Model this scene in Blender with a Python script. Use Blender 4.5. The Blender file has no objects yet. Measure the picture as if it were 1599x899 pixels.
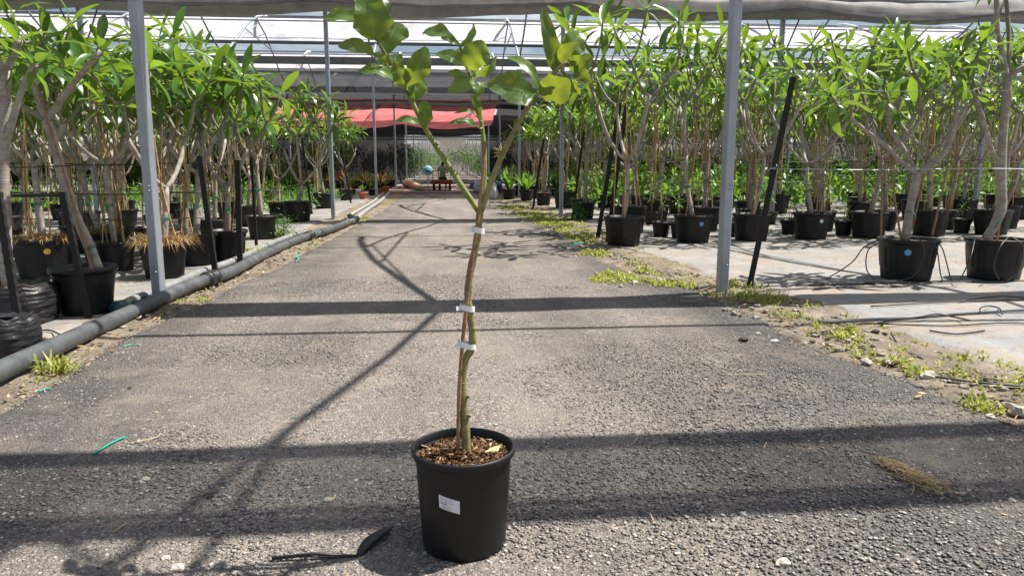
import bpy, math, random
import numpy as np
from mathutils import Vector, Matrix, noise

R = math.radians
S = bpy.context.scene
COL = S.collection

# ------------------------------------------------------------------ camera
F, CAMH = 1140.0, 1.2
PITCH = math.atan(192 / F)
YAW = math.atan(100 * math.cos(PITCH) / F)
FW = Vector((math.sin(YAW) * math.cos(PITCH), math.cos(YAW) * math.cos(PITCH), -math.sin(PITCH)))
RT = Vector((math.cos(YAW), -math.sin(YAW), 0))
UP = RT.cross(FW)
cam = bpy.data.cameras.new('camera')
cam.lens = F / 1599 * 36
cam.sensor_width = 36
cam.clip_start = 0.05
cam.clip_end = 2000
co = bpy.data.objects.new('camera', cam)
COL.objects.link(co)
M = Matrix((RT, UP, -FW)).transposed().to_4x4()
M.translation = (0, 0, CAMH)
co.matrix_world = M
S.camera = co

# ------------------------------------------------------------------ sky and sun
SUN = Vector((0.542, 0.104, 1.0)).normalized()
EL = math.asin(SUN.z)
AZ = math.atan2(SUN.x, SUN.y)
w = bpy.data.worlds.new('World')
S.world = w
w.use_nodes = True
nt = w.node_tree
bg = nt.nodes['Background']
sky = nt.nodes.new('ShaderNodeTexSky')
sky.sky_type = 'NISHITA'
sky.sun_disc = False
sky.sun_elevation = EL
sky.sun_rotation = AZ
sky.air_density = 1.0
sky.dust_density = 2.2
sky.ozone_density = 1.2
tc = nt.nodes.new('ShaderNodeTexCoord')
mp = nt.nodes.new('ShaderNodeMapping')
mp.inputs['Scale'].default_value = (1, 1, 3)
nz = nt.nodes.new('ShaderNodeTexNoise')
nz.inputs['Scale'].default_value = 2.6
nz.inputs['Detail'].default_value = 6
nz.inputs['Roughness'].default_value = 0.6
rp = nt.nodes.new('ShaderNodeValToRGB')
rp.color_ramp.elements[0].position = 0.46
rp.color_ramp.elements[1].position = 0.8
mxn = nt.nodes.new('ShaderNodeMixRGB')
mxn.inputs[2].default_value = (12.5, 12.8, 13.2, 1)
nt.links.new(tc.outputs['Generated'], mp.inputs[0])
nt.links.new(mp.outputs[0], nz.inputs['Vector'])
nt.links.new(nz.outputs['Fac'], rp.inputs[0])
nt.links.new(rp.outputs[0], mxn.inputs[0])
nt.links.new(sky.outputs[0], mxn.inputs[1])
nt.links.new(mxn.outputs[0], bg.inputs[0])
bg.inputs[1].default_value = 0.06
sl = bpy.data.lights.new('sun', 'SUN')
sl.energy = 5.0
sl.angle = R(0.5)
sl.color = (1.0, 0.955, 0.88)
so = bpy.data.objects.new('sun', sl)
so.rotation_euler = (-SUN).to_track_quat('-Z', 'Y').to_euler()
COL.objects.link(so)
S.view_settings.view_transform = 'Standard'
S.view_settings.look = 'None'
S.view_settings.gamma = 1
S.view_settings.exposure = 0.9
S.view_settings.use_curve_mapping = False
S.render.engine = 'CYCLES'
S.cycles.max_bounces = 7
S.cycles.transparent_max_bounces = 12


# ------------------------------------------------------------------ helpers
def ray(u, v):
    return FW + RT * ((u - 799.5) / F) + UP * ((449.5 - v) / F)


def G(u, v, z=0.0):
    d = ray(u, v)
    return Vector((0, 0, CAMH)) + d * ((z - CAMH) / d.z)


def at(u, v, Y):
    d = ray(u, v)
    return Vector((0, 0, CAMH)) + d * (Y / d.y)


class MB:
    def __init__(s):
        s.v = []
        s.f = []
        s.m = []

    def add(s, vs, fs, mi=0):
        o = len(s.v)
        s.v.extend(tuple(p) for p in vs)
        s.f.extend(tuple(i + o for i in f) for f in fs)
        s.m.extend([mi] * len(fs))

    def box(s, lo, hi, mi=0):
        x0, y0, z0 = lo
        x1, y1, z1 = hi
        s.add([(x0, y0, z0), (x1, y0, z0), (x1, y1, z0), (x0, y1, z0), (x0, y0, z1), (x1, y0, z1), (x1, y1, z1), (x0, y1, z1)],
              [(0, 3, 2, 1), (4, 5, 6, 7), (0, 1, 5, 4), (1, 2, 6, 5), (2, 3, 7, 6), (3, 0, 4, 7)], mi)

    def tube(s, pts, rad, n=8, mi=0, cap=True, flat=1.0, twist=0.0):
        pts = [Vector(p) for p in pts]
        if not hasattr(rad, '__len__'):
            rad = [rad] * len(pts)
        if len(rad) == 2 and len(pts) > 2:
            rad = [rad[0] + (rad[1] - rad[0]) * i / (len(pts) - 1) for i in range(len(pts))]
        vs = []
        ref = None
        for i, p in enumerate(pts):
            a = pts[max(i - 1, 0)]
            b = pts[min(i + 1, len(pts) - 1)]
            t = (b - a).normalized()
            if ref is None:
                ref = Vector((0, 0, 1)) if abs(t.z) < 0.9 else Vector((1, 0, 0))
                ref = (ref - t * ref.dot(t)).normalized()
            else:
                ref = (ref - t * ref.dot(t)).normalized()
            bn = t.cross(ref)
            for k in range(n):
                an = 2 * math.pi * k / n + twist
                vs.append(p + (ref * math.cos(an) * flat + bn * math.sin(an)) * rad[i])
        fs = []
        for i in range(len(pts) - 1):
            for k in range(n):
                k2 = (k + 1) % n
                fs.append((i * n + k, i * n + k2, (i + 1) * n + k2, (i + 1) * n + k))
        if cap:
            fs.append(tuple(range(n))[::-1])
            e = (len(pts) - 1) * n
            fs.append(tuple(e + k for k in range(n)))
        s.add(vs, fs, mi)

    def lathe(s, prof, n=32, c=(0, 0, 0), mi=0, wob=None):
        vs = []
        for r, z in prof:
            for k in range(n):
                a = 2 * math.pi * k / n
                rr = r * (1 + (wob(a, z) if wob else 0))
                vs.append((c[0] + rr * math.cos(a), c[1] + rr * math.sin(a), c[2] + z))
        fs = []
        for i in range(len(prof) - 1):
            for k in range(n):
                k2 = (k + 1) % n
                fs.append((i * n + k, i * n + k2, (i + 1) * n + k2, (i + 1) * n + k))
        s.add(vs, fs, mi)

    def mesh(s, name, mats, smooth=True):
        me = bpy.data.meshes.new(name)
        me.from_pydata([tuple(p) for p in s.v], [], s.f)
        for m in (mats if isinstance(mats, (list, tuple)) else [mats]):
            me.materials.append(m)
        if any(s.m):
            me.polygons.foreach_set('material_index', s.m)
        if smooth:
            me.polygons.foreach_set('use_smooth', [True] * len(s.f))
        me.update()
        return me

    def build(s, name, mats, parent=None, smooth=True, kind=None):
        return link(name, s.mesh(name, mats, smooth), parent, kind)


def link(name, me, parent=None, kind=None):
    o = bpy.data.objects.new(name, me)
    COL.objects.link(o)
    if parent is not None:
        o.parent = parent
    if kind:
        o['kind'] = kind
    return o


def tag(o, label, cat, group=None, kind=None):
    o['label'] = label
    o['category'] = cat
    if group:
        o['group'] = group
    if kind:
        o['kind'] = kind
    return o


def empty(name, loc, label, cat, group=None):
    o = link(name, None)
    o.location = loc
    o.empty_display_size = 0.1
    return tag(o, label, cat, group)


def struct(o):
    o['kind'] = 'structure'
    return o


def copy_tree(o, parent=None):
    c = o.copy()
    COL.objects.link(c)
    c.parent = parent
    for ch in o.children:
        copy_tree(ch, c)
    return c


def np_mesh(name, V, Fq, mats, smooth=False):
    """fast mesh from numpy: V (n,3), Fq (m,k)"""
    me = bpy.data.meshes.new(name)
    k = Fq.shape[1]
    me.vertices.add(len(V))
    me.vertices.foreach_set('co', V.astype(np.float32).ravel())
    me.loops.add(Fq.size)
    me.loops.foreach_set('vertex_index', Fq.astype(np.int32).ravel())
    me.polygons.add(len(Fq))
    me.polygons.foreach_set('loop_start', np.arange(0, Fq.size, k, dtype=np.int32))
    me.polygons.foreach_set('loop_total', np.full(len(Fq), k, dtype=np.int32))
    if smooth:
        me.polygons.foreach_set('use_smooth', np.ones(len(Fq), dtype=bool))
    me.materials.append(mats)
    me.update(calc_edges=True)
    me.validate()
    return me


# ------------------------------------------------------------------ materials
class NT:
    def __init__(s, name):
        s.mat = bpy.data.materials.new(name)
        s.mat.use_nodes = True
        s.t = s.mat.node_tree
        s.b = s.t.nodes['Principled BSDF']
        s.o = s.t.nodes['Material Output']

    def n(s, ty, **kw):
        nd = s.t.nodes.new('ShaderNode' + ty)
        for k, v in kw.items():
            if k in nd.inputs:
                nd.inputs[k].default_value = v
            else:
                setattr(nd, k, v)
        return nd

    def l(s, a, b):
        s.t.links.new(a, b)

    def coord(s, kind='Object'):
        return s.n('TexCoord').outputs[kind]

    def noise(s, vec, scale, detail=4, rough=0.55):
        nd = s.n('TexNoise', Scale=scale, Detail=detail, Roughness=rough)
        s.l(vec, nd.inputs['Vector'])
        return nd.outputs['Fac']

    def ramp(s, fac, stops):
        nd = s.n('ValToRGB')
        cr = nd.color_ramp
        while len(cr.elements) < len(stops):
            cr.elements.new(0.5)
        for e, (p, c) in zip(cr.elements, stops):
            e.position = p
            e.color = (*c, 1) if len(c) == 3 else c
        s.l(fac, nd.inputs[0])
        return nd.outputs[0]

    def mix(s, fac, a, b, mode='MIX'):
        nd = s.n('MixRGB', blend_type=mode)
        for i, x in ((0, fac), (1, a), (2, b)):
            if hasattr(x, 'is_linked'):
                s.l(x, nd.inputs[i])
            else:
                nd.inputs[i].default_value = x if i == 0 else (*x, 1)
        return nd.outputs[0]

    def math(s, op, a, b=0.0):
        nd = s.n('Math', operation=op)
        for i, x in ((0, a), (1, b)):
            if hasattr(x, 'is_linked'):
                s.l(x, nd.inputs[i])
            else:
                nd.inputs[i].default_value = x
        return nd.outputs[0]

    def bump(s, h, strength=0.3, dist=0.01):
        nd = s.n('Bump', Strength=strength, Distance=dist)
        s.l(h, nd.inputs['Height'])
        s.l(nd.outputs[0], s.b.inputs['Normal'])
        return nd.outputs[0]

    def rnd(s):
        g = s.n('NewGeometry').outputs['Random Per Island']
        o = s.n('ObjectInfo').outputs['Random']
        return s.math('FRACT', s.math('ADD', g, s.math('MULTIPLY', o, 3.7)))

    def set(s, **kw):
        for k, v in kw.items():
            s.b.inputs[k].default_value = v
        return s


def V3(c):
    return (c[0], c[1], c[2])


def simple(name, c, rough=0.6, metal=0.0, var=0.25, scale=8, bump=0.0, bscale=60, spec=0.5, c2=None):
    m = NT(name)
    v = m.coord()
    f = m.noise(v, scale, 5)
    a = tuple(x * (1 - var) for x in c)
    b = c2 or tuple(min(1, x * (1 + var)) for x in c)
    m.l(m.ramp(f, [(0.3, a), (0.7, b)]), m.b.inputs['Base Color'])
    m.set(Roughness=rough, Metallic=metal)
    m.b.inputs['Specular IOR Level'].default_value = spec
    if bump:
        m.bump(m.noise(v, bscale, 4), bump, 0.01)
    return m.mat


def leaf_mat(name, dark, light, trans, tr=0.42, rough=0.38, veins=False):
    m = NT(name)
    r = m.rnd()
    col = m.ramp(r, [(0.0, dark), (0.6, light), (1.0, tuple(min(1, x * 1.25) for x in light))])
    tcol = m.ramp(r, [(0.0, tuple(x * 0.7 for x in trans)), (1.0, tuple(min(1, x * 1.15) for x in trans))])
    if veins:
        uv = m.coord('UV')
        sp = m.n('SeparateXYZ')
        m.l(uv, sp.inputs[0])
        ax = m.math('ABSOLUTE', m.math('SUBTRACT', sp.outputs[0], 0.5))
        # side veins slant towards the tip
        ph = m.math('FRACT', m.math('MULTIPLY', m.math('SUBTRACT', sp.outputs[1], m.math('MULTIPLY', ax, 0.55)), 9.0))
        side = m.math('LESS_THAN', m.math('ABSOLUTE', m.math('SUBTRACT', ph, 0.5)), 0.07)
        mid = m.math('LESS_THAN', ax, 0.022)
        vein = m.math('MAXIMUM', m.math('MULTIPLY', side, 0.45), m.math('MULTIPLY', mid, 0.8))
        vein.node.name = 'vein'
        col = m.mix(vein, col, tuple(min(1, x * 1.9 + 0.03) for x in light))
        tcol = m.mix(vein, tcol, tuple(x * 0.75 for x in trans))
        bl = m.noise(m.coord(), 30, 4)
        col = m.mix(m.math('MULTIPLY', m.math('GREATER_THAN', bl, 0.66), 0.5), col, (0.25, 0.2, 0.05))
        m.bump(m.math('SUBTRACT', m.noise(m.coord(), 25, 2), m.math('MULTIPLY', vein, 0.6)), 0.35, 0.006)
    m.l(col, m.b.inputs['Base Color'])
    m.set(Roughness=rough)
    tb = m.n('BsdfTranslucent')
    m.l(tcol, tb.inputs[0])
    mx = m.n('MixShader', Fac=tr)
    m.l(m.b.outputs[0], mx.inputs[1])
    m.l(tb.outputs[0], mx.inputs[2])
    m.l(mx.outputs[0], m.o.inputs[0])
    return m.mat


def cloth_mat(name, c, opacity, tr=0.4, scale=6, band=None, rough=0.8):
    m = NT(name)
    v = m.coord()
    f = m.noise(v, scale, 5)
    col = m.ramp(f, [(0.3, tuple(x * 0.75 for x in c)), (0.7, tuple(min(1, x * 1.2) for x in c))])
    m.l(col, m.b.inputs['Base Color'])
    m.set(Roughness=rough)
    m.b.inputs['Specular IOR Level'].default_value = 0.2
    tb = m.n('BsdfTranslucent')
    m.l(col, tb.inputs[0])
    mx = m.n('MixShader', Fac=tr)
    m.l(m.b.outputs[0], mx.inputs[1])
    m.l(tb.outputs[0], mx.inputs[2])
    tp = m.n('BsdfTransparent')
    m2 = m.n('MixShader', Fac=opacity)
    m.l(tp.outputs[0], m2.inputs[1])
    m.l(mx.outputs[0], m2.inputs[2])
    m.l(m2.outputs[0], m.o.inputs[0])
    return m.mat


def asphalt_mat():
    m = NT('asphalt')
    v = m.coord()
    vo = m.n('TexVoronoi', Scale=95.0)
    m.l(v, vo.inputs['Vector'])
    vo2 = m.n('TexVoronoi', Scale=210.0)
    m.l(v, vo2.inputs['Vector'])
    sp = m.n('SeparateColor')
    m.l(vo.outputs['Color'], sp.inputs[0])
    sp2 = m.n('SeparateColor')
    m.l(vo2.outputs['Color'], sp2.inputs[0])
    chips = m.ramp(sp.outputs[0], [(0.0, (0.06, 0.055, 0.052)), (0.4, (0.16, 0.147, 0.138)), (0.85, (0.3, 0.278, 0.26)), (1.0, (0.48, 0.45, 0.41))])
    fine = m.ramp(sp2.outputs[1], [(0.0, (0.07, 0.064, 0.061)), (0.6, (0.195, 0.18, 0.169)), (1.0, (0.4, 0.37, 0.335))])
    base = m.mix(m.ramp(m.noise(v, 2.3, 4), [(0.4, (0, 0, 0)), (0.62, (1, 1, 1))]), fine, chips)
    big = m.noise(v, 0.9, 5, 0.6)
    base = m.mix(m.ramp(big, [(0.35, (0, 0, 0)), (0.75, (0.45, 0.45, 0.45))]), base, (0.2, 0.184, 0.172))
    base = m.mix(0.6, base, m.ramp(m.noise(v, 240, 3, 0.7), [(0.34, (0.22, 0.21, 0.2)), (0.6, (1.4, 1.34, 1.28))]), 'MULTIPLY')
    mpr = m.n('Mapping')
    mpr.inputs['Scale'].default_value = (1.0, 0.22, 1.0)
    m.l(v, mpr.inputs[0])
    trk = m.noise(mpr.outputs[0], 1.3, 5, 0.6)
    base = m.mix(1.0, base, m.ramp(trk, [(0.32, (0.66, 0.66, 0.67)), (0.5, (0.95, 0.94, 0.93)), (0.68, (1.25, 1.21, 1.17))]), 'MULTIPLY')
    sx = m.n('SeparateXYZ')
    m.l(v, sx.inputs[0])
    ex = m.math('ADD', m.math('ABSOLUTE', sx.outputs[0]), m.math('MULTIPLY', m.math('SUBTRACT', m.noise(v, 1.1, 5, 0.65), 0.5), 2.2))
    base = m.mix(1.0, base, m.ramp(m.math('MULTIPLY', ex, 0.4), [(0.2, (1.12, 1.1, 1.07)), (0.55, (0.9, 0.89, 0.89)), (0.9, (0.52, 0.52, 0.53))]), 'MULTIPLY')
    # dusty tan and reddish spill
    d = m.ramp(m.noise(v, 1.7, 7, 0.7), [(0.53, (0, 0, 0)), (0.72, (0.75, 0.75, 0.75))])
    base = m.mix(d, base, (0.3, 0.25, 0.2))
    d2 = m.ramp(m.noise(v, 6.5, 6, 0.7), [(0.66, (0, 0, 0)), (0.78, (0.6, 0.6, 0.6))])
    base = m.mix(d2, base, (0.17, 0.11, 0.07))
    m.l(base, m.b.inputs['Base Color'])
    m.set(Roughness=0.86)
    m.b.inputs['Specular IOR Level'].default_value = 0.3
    h = m.math('ADD', m.math('MULTIPLY', m.math('SUBTRACT', 0.5, vo.outputs['Distance']), 0.9), m.noise(v, 160, 3))
    m.bump(h, 1.0, 0.009)
    return m.mat


def dirt_mat():
    m = NT('dirt')
    v = m.coord()
    a = m.ramp(m.noise(v, 3.5, 7, 0.65), [(0.3, (0.13, 0.1, 0.075)), (0.55, (0.27, 0.22, 0.165)), (0.75, (0.42, 0.36, 0.28))])
    b = m.ramp(m.noise(v, 70, 4, 0.7), [(0.35, (0.35, 0.32, 0.3)), (0.65, (1, 1, 1))])
    m.l(m.mix(0.75, a, b, 'MULTIPLY'), m.b.inputs['Base Color'])
    m.set(Roughness=0.95)
    m.bump(m.noise(v, 45, 6, 0.7), 0.8, 0.02)
    return m.mat


def mat_cloth(name, c1, c2, dust):
    m = NT(name)
    v = m.coord()
    a = m.ramp(m.noise(v, 1.6, 6, 0.6), [(0.3, c1), (0.7, c2)])
    wv = m.n('TexWave', Scale=28.0, Distortion=0.4, bands_direction='X')
    m.l(v, wv.inputs['Vector'])
    a = m.mix(0.12, a, wv.outputs['Color'], 'MULTIPLY')
    d = m.ramp(m.noise(v, 1.9, 8, 0.72), [(0.44, (0, 0, 0)), (0.62, (0.9, 0.9, 0.9))])
    a = m.mix(d, a, dust)
    s2 = m.ramp(m.noise(v, 7, 8, 0.78), [(0.54, (0, 0, 0)), (0.68, (0.85, 0.85, 0.85))])
    a = m.mix(s2, a, (0.12, 0.1, 0.08))
    m.l(a, m.b.inputs['Base Color'])
    m.set(Roughness=0.75)
    m.bump(m.noise(v, 9, 7, 0.68), 0.8, 0.035)
    return m.mat


def island_mat(name, stops, rough=0.85, spec=0.3, bump=0):
    m = NT(name)
    c = m.ramp(m.rnd(), stops)
    c = m.mix(0.5, c, m.ramp(m.noise(m.coord(), 40, 4), [(0.3, (0.55, 0.55, 0.55)), (0.7, (1, 1, 1))]), 'MULTIPLY')
    m.l(c, m.b.inputs['Base Color'])
    m.set(Roughness=rough)
    m.b.inputs['Specular IOR Level'].default_value = spec
    if bump:
        m.bump(m.noise(m.coord(), 60, 4), bump, 0.01)
    return m.mat


def plastic_pot():
    m = NT('black_plastic')
    v = m.coord()
    f = m.noise(v, 7, 6, 0.65)
    c = m.ramp(f, [(0.35, (0.004, 0.0044, 0.005)), (0.62, (0.0075, 0.008, 0.009)), (0.8, (0.026, 0.025, 0.024))])
    # limescale runs
    mpn = m.n('Mapping')
    mpn.inputs['Scale'].default_value = (9, 9, 1.6)
    m.l(v, mpn.inputs[0])
    st = m.ramp(m.noise(mpn.outputs[0], 4, 5, 0.7), [(0.6, (0, 0, 0)), (0.8, (0.35, 0.35, 0.35))])
    c = m.mix(st, c, (0.06, 0.062, 0.068))
    m.l(c, m.b.inputs['Base Color'])
    m.l(m.ramp(f, [(0.3, (0.36,) * 3), (0.7, (0.58,) * 3)]), m.b.inputs['Roughness'])
    m.b.inputs['Specular IOR Level'].default_value = 0.38
    m.bump(m.noise(v, 90, 3), 0.12, 0.003)
    return m.mat


def bark(name, a, b, bs=0.5):
    m = NT(name)
    v = m.coord()
    f = m.noise(v, 16, 6, 0.65)
    c = m.ramp(f, [(0.3, a), (0.7, b)])
    mpn = m.n('Mapping')
    mpn.inputs['Scale'].default_value = (5, 5, 55)
    m.l(v, mpn.inputs[0])
    g = m.noise(mpn.outputs[0], 1.5, 4, 0.6)
    c = m.mix(0.5, c, m.ramp(g, [(0.35, (0.5, 0.5, 0.5)), (0.6, (1, 1, 1))]), 'MULTIPLY')
    m.l(c, m.b.inputs['Base Color'])
    m.set(Roughness=0.75)
    m.bump(m.math('ADD', g, f), bs, 0.006)
    return m.mat


ASPH = asphalt_mat()
DIRT = dirt_mat()
MATR = mat_cloth('ground_cloth_pale', (0.17, 0.17, 0.175), (0.31, 0.308, 0.305), (0.29, 0.225, 0.165))
MATL = mat_cloth('ground_cloth_grey', (0.13, 0.13, 0.135), (0.27, 0.268, 0.265), (0.3, 0.26, 0.21))
POT = plastic_pot()
SOIL = island_mat('bark_mulch', [(0, (0.05, 0.028, 0.016)), (0.5, (0.14, 0.075, 0.04)), (0.85, (0.25, 0.15, 0.08)), (1, (0.4, 0.3, 0.19))], 0.95, 0.1)
PEAT = simple('peat', (0.07, 0.042, 0.025), 0.95, var=0.6, scale=40, bump=1.0, bscale=80)
DRYGRASS = island_mat('dry_grass', [(0, (0.2, 0.11, 0.045)), (0.6, (0.42, 0.27, 0.12)), (1, (0.6, 0.45, 0.24))], 0.9, 0.1)
PLEAF = leaf_mat('plumeria_leaf', (0.022, 0.075, 0.013), (0.055, 0.14, 0.022), (0.27, 0.42, 0.028), 0.38, 0.3)
HLEAF = leaf_mat('sapling_leaf', (0.035, 0.095, 0.022), (0.08, 0.16, 0.04), (0.33, 0.40, 0.03), 0.46, 0.36, veins=True)
LOWLEAF = leaf_mat('low_green_leaf', (0.03, 0.1, 0.014), (0.06, 0.16, 0.025), (0.22, 0.42, 0.03), 0.38, 0.45)
WEED = leaf_mat('weed_leaf', (0.13, 0.19, 0.03), (0.32, 0.33, 0.08), (0.5, 0.52, 0.08), 0.38, 0.5)
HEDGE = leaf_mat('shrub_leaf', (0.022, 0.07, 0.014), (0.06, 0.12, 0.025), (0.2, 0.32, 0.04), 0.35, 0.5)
ORANGE = leaf_mat('orange_leaf', (0.09, 0.05, 0.012), (0.2, 0.1, 0.016), (0.26, 0.13, 0.016), 0.3, 0.5)
PETAL = leaf_mat('cream_petal', (0.75, 0.72, 0.55), (0.85, 0.82, 0.7), (0.8, 0.75, 0.5), 0.3, 0.5)
PBARK = bark('plumeria_bark', (0.22, 0.185, 0.15), (0.46, 0.41, 0.35))
PBARK2 = bark('plumeria_green_shoot', (0.14, 0.14, 0.09), (0.3, 0.28, 0.2))
HBARK = bark('sapling_bark', (0.16, 0.145, 0.055), (0.33, 0.29, 0.12), 0.25)
HSHOOT = bark('sapling_green_shoot', (0.15, 0.18, 0.04), (0.25, 0.28, 0.07), 0.15)
BAMBOO = bark('bamboo', (0.4, 0.25, 0.09), (0.66, 0.45, 0.19))
BAMBOO2 = bark('old_cane', (0.22, 0.12, 0.06), (0.36, 0.22, 0.12))
STEEL = simple('galvanised_steel', (0.34, 0.37, 0.41), 0.42, 0.45, 0.12, 5, 0.05)
STEELD = simple('weathered_steel', (0.16, 0.17, 0.18), 0.5, 0.5, 0.25, 4)
WHITEPIPE = simple('white_tube', (0.7, 0.72, 0.74), 0.5, var=0.1)
NETG = cloth_mat('grey_shade_cloth', (0.5, 0.48, 0.465), 0.95, 0.55, 3)
NETD = cloth_mat('charcoal_shade_net', (0.06, 0.062, 0.068), 0.86, 0.25, 2.2)
NETB = cloth_mat('black_shade_net', (0.022, 0.022, 0.026), 0.9, 0.25, 2.0)
NETV = cloth_mat('black_side_net', (0.02, 0.02, 0.02), 0.84, 0.2, 2.0)
NETR = cloth_mat('red_shade_net', (0.66, 0.2, 0.2), 0.92, 0.5, 1.8)
FILM = cloth_mat('white_film', (0.66, 0.66, 0.69), 0.95, 0.55, 1.2, rough=0.4)
NETW = cloth_mat('pale_windbreak', (0.52, 0.48, 0.45), 0.97, 0.4, 0.6)
NETW2 = cloth_mat('grey_windbreak', (0.2, 0.19, 0.18), 0.97, 0.3, 0.6)
PIPE = simple('grey_poly_pipe', (0.075, 0.08, 0.085), 0.5, var=0.45, scale=6, bump=0.15)
TUBE = simple('black_drip_tube', (0.018, 0.018, 0.02), 0.45, var=0.4)
STAKE = simple('black_stake', (0.008, 0.008, 0.008), 0.75, var=0.5, bump=0.2)
TIE = simple('green_tie', (0.01, 0.22, 0.14), 0.45, var=0.2)
TAPE = simple('white_tape', (0.78, 0.79, 0.8), 0.35, var=0.06)
PAPER = simple('white_sticker', (0.68, 0.68, 0.72), 0.45, var=0.05)
INK = simple('print_ink', (0.09, 0.09, 0.11), 0.6, var=0.2)
STONE = island_mat('pale_stone', [(0, (0.26, 0.235, 0.2)), (0.5, (0.4, 0.365, 0.31)), (1, (0.54, 0.5, 0.43))], 0.9, 0.2, 0.5)
GRAVEL = island_mat('gravel_chips', [(0, (0.1, 0.093, 0.088)), (0.4, (0.19, 0.175, 0.165)), (0.75, (0.29, 0.27, 0.252)), (0.93, (0.42, 0.39, 0.355)), (1, (0.6, 0.55, 0.48))], 0.85, 0.3)
BAG = simple('black_grow_bag', (0.014, 0.014, 0.015), 0.45, var=0.5, scale=12, bump=0.5, bscale=40, spec=.5)
DRYLEAF = island_mat('dry_leaf', [(0, (0.08, 0.05, 0.03)), (0.35, (0.26, 0.16, 0.08)), (0.75, (0.5, 0.34, 0.16)), (1, (0.66, 0.52, 0.3))], 0.8, 0.2)
BLUEDOT = simple('blue_sticker', (0.12, 0.36, 0.62), 0.5, var=0.1)
REDP = simple('red_paint', (0.4, 0.03, 0.025), 0.5, var=0.2)
YELP = simple('yellow_paint', (0.6, 0.36, 0.05), 0.5, var=0.2)
TERRA = simple('terracotta', (0.42, 0.13, 0.07), 0.8, var=0.2)
CYANP = simple('pale_cyan_plastic', (0.3, 0.6, 0.66), 0.45, var=0.12)
BLUEB = simple('blue_plastic', (0.03, 0.14, 0.5), 0.45, var=0.2)
WHITEB = simple('white_sacking', (0.62, 0.63, 0.65), 0.6, var=0.12)
WOOD = simple('pale_wood', (0.5, 0.42, 0.3), 0.85, var=0.3, scale=12, bump=0.4)
RUBBER = simple('black_rubber', (0.015, 0.015, 0.016), 0.8, var=0.2)
SHIRT = simple('sage_shirt', (0.27, 0.32, 0.2), 0.85, var=0.15)
TROUS = simple('dark_trousers', (0.03, 0.032, 0.035), 0.85, var=0.2)
SKIN = simple('skin', (0.42, 0.24, 0.16), 0.6, var=0.08)
HAIR = simple('dark_hair', (0.015, 0.012, 0.01), 0.7, var=0.3)
CHARCLAY = simple('dark_clod', (0.05, 0.035, 0.025), 0.95, var=0.4, bump=0.5)
GREENSTRAW = simple('turquoise_plastic', (0.01, 0.36, 0.26), 0.35, var=0.12)


# ------------------------------------------------------------------ ground, road, mats
def grid_sheet(x0, x1, y0, y1, nx, ny, zf, name, mat, edge=None):
    xs = np.linspace(0, 1, nx)
    ys = np.linspace(y0, y1, ny)
    V = []
    for y in ys:
        a, b = (x0(y), x1(y)) if callable(x0) else (x0, x1)
        for t in xs:
            x = a + (b - a) * t
            V.append((x, y, zf(x, y, t)))
    idx = np.arange(nx * ny).reshape(ny, nx)
    Fq = np.stack([idx[:-1, :-1], idx[:-1, 1:], idx[1:, 1:], idx[1:, :-1]], -1).reshape(-1, 4)
    o = link(name, np_mesh(name, np.array(V), Fq, mat, True))
    return struct(o)


def interp(pts):
    ys = [p[0] for p in pts]
    xs = [p[1] for p in pts]
    return lambda y: float(np.interp(y, ys, xs))


def nz2(x, y, s, seed=0.0):
    return noise.noise(Vector((x * s + seed, y * s - seed, seed * 1.7)))


m = MB()
m.add([(-400, -60, -0.03), (400, -60, -0.03), (400, 900, -0.03), (-400, 900, -0.03)], [(0, 1, 2, 3)])
struct(m.build('ground', DIRT, smooth=False))

LE = interp([(-3, -2.3), (4.1, -2.25), (5.3, -2.28), (6.2, -2.22), (7.3, -2.15), (8.7, -2.05), (11.5, -1.95), (15.2, -1.85), (20, -1.75), (26.9, -1.8), (40, -1.75), (110, -1.8)])
RE = interp([(-3, 2.85), (3.07, 2.69), (3.82, 2.54), (4.97, 2.43), (6.4, 2.44), (7.8, 2.09), (9.5, 1.94), (12.7, 2.05), (16.3, 1.85), (25.5, 1.77), (40, 1.7), (110, 1.8)])
rl = lambda y: LE(y) + 0.07 * nz2(1, y, 1.3, 3) + 0.04 * nz2(1, y, 4.5, 5)
rr = lambda y: RE(y) + 0.09 * nz2(2, y, 1.3, 7) + 0.05 * nz2(2, y, 5, 9)


def road_z(x, y, t):
    e = min(t, 1 - t)
    return 0.012 * min(1, e / 0.02) - 0.02 * max(0, 1 - e / 0.012) + 0.006 * nz2(x, y, 0.8, 2) + 0.003 * nz2(x, y, 4, 8)


grid_sheet(rl, rr, -3, 30, 90, 420, road_z, 'road', ASPH)
grid_sheet(rl, rr, 30, 112, 12, 60, lambda x, y, t: 0.008, 'road_beyond', ASPH)

# verge dirt: lumpy strips between road and cloth
MR = interp([(-3, 3.5), (3, 3.45), (4.9, 3.13), (6.5, 3.05), (8, 2.75), (9.8, 2.6), (13, 2.9), (18, 2.8), (40, 2.8)])
ML = interp([(-3, -2.75), (4.2, -2.72), (6, -2.68), (9, -2.62), (14, -2.65), (20, -2.7), (40, -2.7)])
grid_sheet(lambda y: rr(y) - 0.15, lambda y: MR(y) + 0.35, -3, 40, 26, 500,
           lambda x, y, t: -0.012 + 0.05 * math.sin(math.pi * t) * (0.5 + nz2(x, y, 2.5, 4)) + 0.018 * nz2(x, y, 9, 6), 'verge_right', DIRT)
grid_sheet(lambda y: ML(y) - 0.35, lambda y: rl(y) + 0.12, -3, 40, 20, 400,
           lambda x, y, t: -0.012 + 0.03 * math.sin(math.pi * t) * (0.5 + nz2(x, y, 2.5, 14)) + 0.014 * nz2(x, y, 9, 16), 'verge_left', DIRT)


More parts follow.
